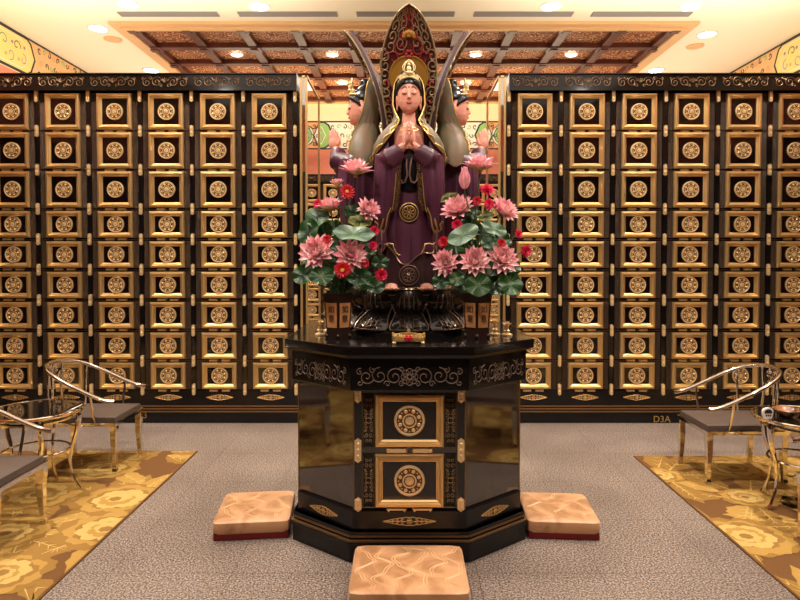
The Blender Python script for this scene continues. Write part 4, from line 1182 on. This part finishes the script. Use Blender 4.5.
# --- left vase
lotus_flower(356, 167, 3.27, 35, (.05, -.25, 1), L, 'pink lotus highest of the left bouquet, before the statue sleeve', .95)
lotus_flower(337, 184, 3.30, 19, (-.1, -.3, 1), L, 'small half open pink lotus near the top of the left bouquet', .55)
lotus_flower(330, 205, 3.24, 29, (-.1, -.35, 1), L, 'pink lotus above the grey green leaf in the left bouquet', .75)
lotus_flower(369, 209, 3.22, 26, (.5, -.9, .5), L, 'pink lotus tilted to the right beside the front robe, left bouquet', .9)
lotus_flower(315, 251, 3.14, 36, (-.3, -1, .35), L, 'large pink lotus low on the outer left of the left bouquet')
lotus_flower(351, 254, 3.13, 33, (.3, -1, .25), L, 'pink lotus low in the middle of the left bouquet')
red_flower(347, 192, 3.20, 16, (.1, -1, .3), L, 'red flower with yellow centre near the top of the left bouquet')
red_flower(342.5, 270, 3.08, 18, (0, -1, .1), L, 'red flower with yellow centre at the bottom of the left bouquet')
red_flower(327, 239.5, 3.09, 10, (0, -1, .3), L, 'small red bloom just above the large low lotus of the left bouquet', 'red', False)
red_flower(381, 275, 3.14, 14, (.6, -1, 0), L, 'red flower low on the right edge of the left bouquet', 'crimson', False)
red_flower(318, 204, 3.27, 11, (-.4, -1, .2), L, 'small red bloom peeking out left of an upper lotus, left bouquet', 'crimson', False)
red_flower(374, 231, 3.22, 11, (.5, -1, .2), L, 'small crimson bloom at the tip of the silvery leaf, left bouquet', 'crimson', False)
red_flower(373, 246, 3.24, 10, (.5, -1, .2), L, 'small crimson bloom beside the robe below the silvery leaf, left bouquet', 'crimson', False)
red_flower(364, 263, 3.16, 11, (.3, -1, .1), L, 'small dark red bloom under the low middle lotus, left bouquet', 'red', False)
lotus_leaf(318, 217, 3.27, 26, 26, (-.3, -.9, .5), L, 'grey green round leaf at upper left of the left bouquet', 'leaf_mid', 'vein_dk')
lotus_leaf(309, 232, 3.24, 23, 28, (-.4, -1, .3), L, 'dark veined round leaf on the outer left of the left bouquet', 'leaf', 'vein_dk')
lotus_leaf(354, 234, 3.13, 43, 19, (.05, -.8, .6), L, 'wide silvery leaf across the middle of the left bouquet', 'leaf_silver', 'leaf_mid' if False else 'vein', .2, -.12)
lotus_leaf(360, 222, 3.24, 24, 16, (.2, -.8, .6), L, 'yellowish olive leaf behind the silvery leaf, left bouquet', 'leaf_olive', 'vein_dk')
lotus_leaf(322, 276, 3.12, 26, 20, (-.1, -.9, .4), L, 'glossy green leaf hanging over the left vase rim', 'leaf', 'vein')
lotus_leaf(303, 275, 3.18, 22, 20, (-.3, -.9, .3), L, 'dark green leaf at lowest left of the left bouquet', 'leaf', 'vein_dk')
lotus_leaf(359, 277, 3.2, 26, 18, (.1, -.9, .3), L, 'dark green leaf low behind the red flower, left bouquet', 'leaf', 'vein_dk')
lotus_leaf(375, 287, 3.22, 20, 14, (.3, -.9, .3), L, 'small dark leaf at lowest right of the left bouquet', 'leaf', 'vein_dk')
lotus_leaf(338, 244, 3.2, 16, 16, (.1, -.9, .3), L, 'small green leaf between the two low lotuses, left bouquet', 'leaf', 'vein_dk')
lotus_leaf(340, 262, 3.25, 34, 30, (0, -.9, .3), L, 'deep green leaf in the dark heart of the left bouquet', 'leaf', 'vein_dk')
# --- right vase
lotus_flower(480, 163, 3.29, 34, (0, -.25, 1), R_, 'pink lotus highest of the right bouquet', .95)
lotus_flower(464.5, 180, 3.22, 13, (0, -.1, 1), R_, 'pointed pink lotus bud standing in the right bouquet', 1, True)
lotus_flower(457, 207, 3.26, 36, (-.35, -.6, .8), R_, 'large pink lotus beside the robe in the right bouquet', .95)
lotus_flower(505, 209, 3.24, 33, (.5, -.6, .7), R_, 'pink lotus on the upper right of the right bouquet', .9)
lotus_flower(445, 262, 3.18, 28, (-.4, -1, .2), R_, 'pink lotus lowest and nearest the robe, right bouquet')
lotus_flower(475, 260, 3.14, 32, (0, -1, .5), R_, 'pink lotus low in the middle of the right bouquet')
lotus_flower(504, 258, 3.13, 34, (.3, -1, .4), R_, 'pink lotus low on the outer right of the right bouquet')
red_flower(487, 190, 3.22, 16, (.1, -.7, .7), R_, 'red flower just under the highest lotus, right bouquet', 'crimson', False)
red_flower(489, 204, 3.19, 12, (.1, -1, .3), R_, 'red bloom below the upper red flower, right bouquet', 'crimson', False)
red_flower(477, 201, 3.2, 10, (-.2, -1, .4), R_, 'small red bloom beside the bud stem, right bouquet', 'red', False)
red_flower(518.5, 234, 3.2, 10, (.6, -.8, .3), R_, 'small red bloom outermost right, above another red flower', 'crimson', False)
red_flower(525.5, 251, 3.18, 14, (.7, -.9, 0), R_, 'red flower at the far right edge of the right bouquet', 'crimson', False)
red_flower(443.5, 242, 3.2, 12, (-.5, -1, .2), R_, 'red flower beside the robe, right bouquet', 'red', False)
red_flower(501.5, 243, 3.12, 9, (0, -1, .3), R_, 'tiny red bloom above the low outer lotus, right bouquet', 'red', False)
red_flower(457, 225, 3.2, 12, (-.3, -1, .1), R_, 'dark pink bloom under the large lotus, right bouquet', 'crimson', False)
lotus_leaf(463, 235, 3.12, 34, 19, (-.1, -.9, .35), R_, 'silvery veined leaf slanting by the robe, right bouquet', 'leaf_silver', 'vein', .12, .55)
lotus_leaf(494, 229, 3.14, 26, 14, (.1, -.9, .4), R_, 'silvery veined leaf in the middle of the right bouquet', 'leaf_silver', 'vein', .2, -.4)
lotus_leaf(487.5, 243, 3.12, 14, 12, (0, -1, .3), R_, 'small round green leaf in the centre of the right bouquet', 'leaf_mid', 'vein_dk')
lotus_leaf(478.5, 285, 3.12, 26, 24, (-.1, -1, .25), R_, 'large glossy green leaf over the right vase rim', 'leaf', 'vein')
lotus_leaf(510, 284, 3.14, 26, 24, (.3, -1, .3), R_, 'glossy green leaf lowest on the outer right of the right bouquet', 'leaf', 'vein')
lotus_leaf(457, 279, 3.15, 15, 15, (-.2, -1, .3), R_, 'small green leaf under the low left lotus, right bouquet', 'leaf', 'vein')
lotus_leaf(441, 281, 3.2, 18, 16, (-.3, -1, .2), R_, 'dark green leaf nearest the statue foot, right bouquet', 'leaf', 'vein_dk')
lotus_leaf(486, 217, 3.2, 17, 11, (.1, -.9, .5), R_, 'folded olive leaf near the middle of the right bouquet', 'leaf_olive', 'vein_dk', .2, .5)
lotus_leaf(486, 262, 3.26, 40, 32, (0, -.9, .3), R_, 'deep green leaf in the dark heart of the right bouquet', 'leaf', 'vein_dk')
lotus_leaf(448, 198, 3.34, 20, 10, (-.2, -.9, .5), R_, 'dark olive leaf behind the bud, right bouquet', 'leaf_olive', 'vein_dk', .2, .4)

for i, (px, py, wv) in enumerate(((322, 232, 24), (333, 228, 22), (345, 246, 26), (326, 262, 26), (352, 272, 28), (366, 252, 24), (343, 283, 26), (368, 282, 24), (312, 264, 22), (380, 262, 18), (352, 212, 18), (335, 283, 22))):
    lotus_leaf(px, py, 3.30+.012*(i % 4), wv, wv*.8, (random.uniform(-.5, .5), -.9, random.uniform(.1, .7)), L, 'dark green leaf deep inside the left bouquet', 'leaf', 'vein_dk', .2, random.uniform(-.6, .6))
for i, (px, py, wv) in enumerate(((470, 226, 22), (484, 235, 22), (500, 240, 24), (456, 245, 24), (468, 250, 26), (492, 272, 28), (462, 283, 22), (495, 288, 24), (512, 268, 20), (447, 280, 20), (473, 214, 18), (478, 273, 26))):
    lotus_leaf(px, py, 3.30+.012*(i % 4), wv, wv*.8, (random.uniform(-.5, .5), -.9, random.uniform(.1, .7)), R_, 'dark green leaf deep inside the right bouquet', 'leaf', 'vein_dk', .2, random.uniform(-.6, .6))

# ---- gold casket in the middle and small gilt lamps at the sides of the table
t = thing('incense_casket', (AX-.005, 3.03, TOPZ), 'small gilt casket with a red centre on the altar front edge', 'casket')
mb = MB(); mb.box(-.078, .078, -.022, .022, .014, .042)
mb.lathe([(.022, -.084), (.024, -.078), (.018, -.07), (.018, .07), (.024, .078), (.022, .084)], 12, 'x', (0, 0, .036)); mb.build('body', 'gold_leafy', t, bevel=.002)
mb = MB()
for sx in (-1, 1):
    for sy in (-1, 1): mb.ball((sx*.072, sy*.018, .008), .010, .008, .008, 8)
mb.build('feet', 'gold_med', t)
mb = MB(); mb.ball((0, -.02, .033), .018, .012, .014, 10)
for k in range(6): mb.ball((.016*cos(k*1.047), -.024, .033+.012*sin(k*1.047)), .008, .006, .007, 7)
mb.build('red_flower_boss', 'red', t)
mb = MB(); mb.lathe([(.012, .05), (.014, .056), (.006, .064), (.009, .07), (.002, .078)], 10); mb.box(-.04, .04, -.012, .012, .046, .056); mb.build('lid_knob', 'gold_leafy', t)
def lamp_orn(x, y, h, label):
    t = thing('gilt_lotus_ornament', (x, y, TOPZ), label, 'ornament', 'gilt ornaments beside the vases')
    MB().lathe([(.03, 0), (.03, .008), (.012, .015), (.009, h*.25), (.018, h*.3), (.009, h*.36), (.009, h*.5)], 14).build('stand', 'gold_med', t)
    mb = MB()
    for r_, n, tl in ((0, 8, .5), (0, 8, .95)):
        for k in range(n): petal_mb(mb, Matrix.Translation((0, 0, h*.5)), h*.42, h*.2, .5, -.3, 2*pi*k/n+tl, tl)
    mb.build('cup', 'gold_med', t)
    mb = MB(); mb.ball((0, 0, h*.62), h*.10); mb.ball((0, 0, h*.8), h*.05); mb.build('bead', 'red', t)
p = at(318, 338, 3.3); lamp_orn(p.x, 3.38, .10, 'small gilt ornament with red bead outside the left vase')
p = at(326, 338, 3.45); lamp_orn(p.x-.0, 3.56, .14, 'taller gilt ornament behind the left vase')
p = at(497, 338, 3.3); lamp_orn(p.x, 3.38, .11, 'small gilt ornament with red bead next to the right vase')
p = at(509, 338, 3.3); lamp_orn(p.x, 3.36, .09, 'outermost gilt ornament at the right end of the altar')

# ================================================================== CHAIRS
def chair(loc, rz, label):
    """local front is +x"""
    t = thing('armchair', loc, label, 'chair', 'chrome horseshoe armchairs', rz)
    X0, X1, Yh = -.27, .27, .215
    mb = MB()
    for k in (0,):
        o = [(X0-.01, -Yh-.01), (X1+.01, -Yh-.01), (X1+.01, Yh+.01), (X0-.01, Yh+.01)]; i = [(X0+.03, -Yh+.03), (X1-.03, -Yh+.03), (X1-.03, Yh-.03), (X0+.03, Yh-.03)]
        mb.loft([[(x, y, z) for x, y in q] for q, z in ((o, .335), (o, .362), (i, .362), (i, .335), (o, .335))], False)
    mb.build('seat_frame', 'chrome', t, smooth=False, bevel=.004)
    mb = MB(); mb.box(X0+.012, X1-.004, -Yh+.006, Yh-.006, .358, .398); mb.build('seat_cushion', 'leather', t, bevel=.012)
    for sx in (-1, 1):
        for sy in (-1, 1):
            cx, cy = sx*.253, sy*.198; R = []
            for z, w_, ox in ((0, .014, .008), (.012, .017, .008), (.03, .0145, .006), (.12, .017, .002), (.24, .0205, .0), (.30, .0225, .003), (.338, .022, .002)):
                R.append([(cx+sx*ox+a*w_, cy+sy*ox+b*w_, z) for a, b in ((-1,-1),(1,-1),(1,1),(-1,1))])
            MB().loft(R).build('leg', 'chrome', t, smooth=False, bevel=.003)
    P = [(.29,.262,.522),(.25,.268,.524),(.19,.268,.54),(.09,.266,.582),(-.02,.262,.635),(-.12,.25,.682),(-.20,.215,.72),(-.255,.15,.745),(-.28,.07,.757)]
    pts = [Vector(p) for p in P]+[Vector((-.286, 0, .76))]+[Vector((x, -y, z)) for x, y, z in P[::-1]]
    # smooth the rail
    def cat(pts, k=5):
        out = []
        for i in range(len(pts)-1):
            p0, p1, p2, p3 = pts[max(0,i-1)], pts[i], pts[i+1], pts[min(len(pts)-1,i+2)]
            for j in range(k):
                u = j/k; out.append(.5*((2*p1)+(p2-p0)*u+(2*p0-5*p1+4*p2-p3)*u*u+(3*p1-p0-3*p2+p3)*u**3))
        return out+[pts[-1]]
    pts = cat(pts); n = len(pts)
    MB().tube(pts, [.0165+.005*abs(2*i/(n-1)-1)**6 if 3 < i < n-4 else .019 for i in range(n)], 12, flat=.8).build('arm_rail', 'chrome', t)
    for sy in (-1, 1):
        for x, zt_, yy, rr in ((.12, .565, .268, .0085), (-.17, .703, .232, .0085)):
            MB().tube([(x, sy*.205, .355), (x, sy*(.205+yy)/2, (zt_+.355)/2), (x, sy*yy, zt_)], rr, 8).build('arm_post', 'chrome', t)
    for sy in (-.085, .085): MB().tube([(-.262, sy*1.1, .355), (-.285, sy, .55), (-.276, sy, .75)], .008, 8).build('back_post', 'chrome', t)
    # pierced scroll back splat
    mb = MB()
    for s in (-1, 1):
        mb.tube([(-.288, s*(y), z) for y, z in spiral(.028, .70, .03, 2.6, 1.3, -1, 16)], .0055, 6)
        mb.tube([(-.288, s*(y), z) for y, z in spiral(.024, .64, .026, 3.6, 1.2, 1, 16)], .005, 6)
        mb.tube([(-.284, s*.012, .75), (-.29, s*.026, .70), (-.29, s*.008, .62), (-.286, s*.004, .56)], .006, 6)
    mb.ball((-.29, 0, .67), .012, .015, .02, 8)
    mb.build('back_splat', 'chrome', t)
    return t
chair((-2.325, 4.46, 0.009), 0, 'chrome horseshoe armchair at left, farther back against the left cabinet')
chair((-2.34, 3.225, 0.009), 0, 'chrome horseshoe armchair cut by the left edge of the photo, nearest')
chair((2.325, 4.25, 0.009), pi, 'chrome horseshoe armchair at right, farther back before the D3A cabinet')
chair((2.43, 3.04, 0.009), pi, 'chrome horseshoe armchair cut by the right edge of the photo')

def side_table(loc, label, rz):
    t = thing('side_table', loc, label, 'table', 'round chrome side tables', rz); H = .555; R = .28
    MB().lathe([(R-.012, H-.016), (R-.004, H-.008), (R-.012, H-.001), (.01, H-.001)], 56).build('glass_top', 'glass_dark', t)
    MB().tube([(R*cos(2*pi*k/56), R*sin(2*pi*k/56), H-.008) for k in range(56)], .011, 8, True).build('rim', 'chrome', t)
    MB().tube([((R-.05)*cos(2*pi*k/48), (R-.05)*sin(2*pi*k/48), H-.048) for k in range(48)], .012, 6, True).build('apron', 'chrome', t)
    MB().tube([(.195*cos(2*pi*k/48), .195*sin(2*pi*k/48), .29) for k in range(48)], .007, 6, True).build('ring_stretcher', 'chrome', t)
    for k in range(5):
        a = 2*pi*k/5+.35; c, s = cos(a), sin(a)
        pr = [(.245, H-.02), (.250, H-.05), (.248, .46), (.235, .38), (.205, .29), (.195, .2), (.205, .11), (.232, .04), (.25, .008)]
        MB().tube([(r*c, r*s, z) for r, z in pr], [.012,.019,.018,.015,.012,.010,.009,.009,.012], 8, flat=1).build('leg', 'chrome', t)
    return t
side_table((-2.385, 3.86, .009), 'round dark glass side table with curved chrome legs between the left chairs', 0)
side_table((2.47, 3.68, .009), 'round dark glass side table with curved chrome legs between the right chairs', .5)
TZ = .009+.555
p = at(767.5, 413, 3.62)
t = thing('card_holder', (p.x, 3.62, TZ), 'small white holder with dark arched opening on the right side table', 'holder')
t.rotation_euler = (0, 0, .1)
out = [(-.022, 0), (.022, 0), (.026, .012), (.033, .03), (.034, .05), (.026, .064), (.01, .07), (-.01, .07), (-.026, .064), (-.034, .05), (-.033, .03), (-.026, .012)]
MB().plate(out, -.008, .008).build('body', 'white', t, bevel=.003)
mb = MB(); mb.plate([(-.024, .036), (.024, .036), (.025, .048), (.019, .056), (.008, .061), (-.008, .061), (-.019, .056), (-.025, .048)], -.0095, -.007)
for x in (-.013, 0, .013): mb.plate([(x-.0045, .018), (x+.0045, .018), (x+.0045, .029), (x-.0045, .029)], -.0095, -.007)
mb.build('opening', 'ink', t, smooth=False)
o = MB().lathe([(.03, 0), (.035, .006), (.06, .02), (.078, .042), (.081, .046), (.076, .046), (.056, .025), (.02, .012)], 28).build('bowl', 'brown_bowl', loc=(at(789, 413, 3.66).x, 3.68, TZ))
tag(o, 'brown glazed bowl on the right side table beside the white holder', 'bowl')
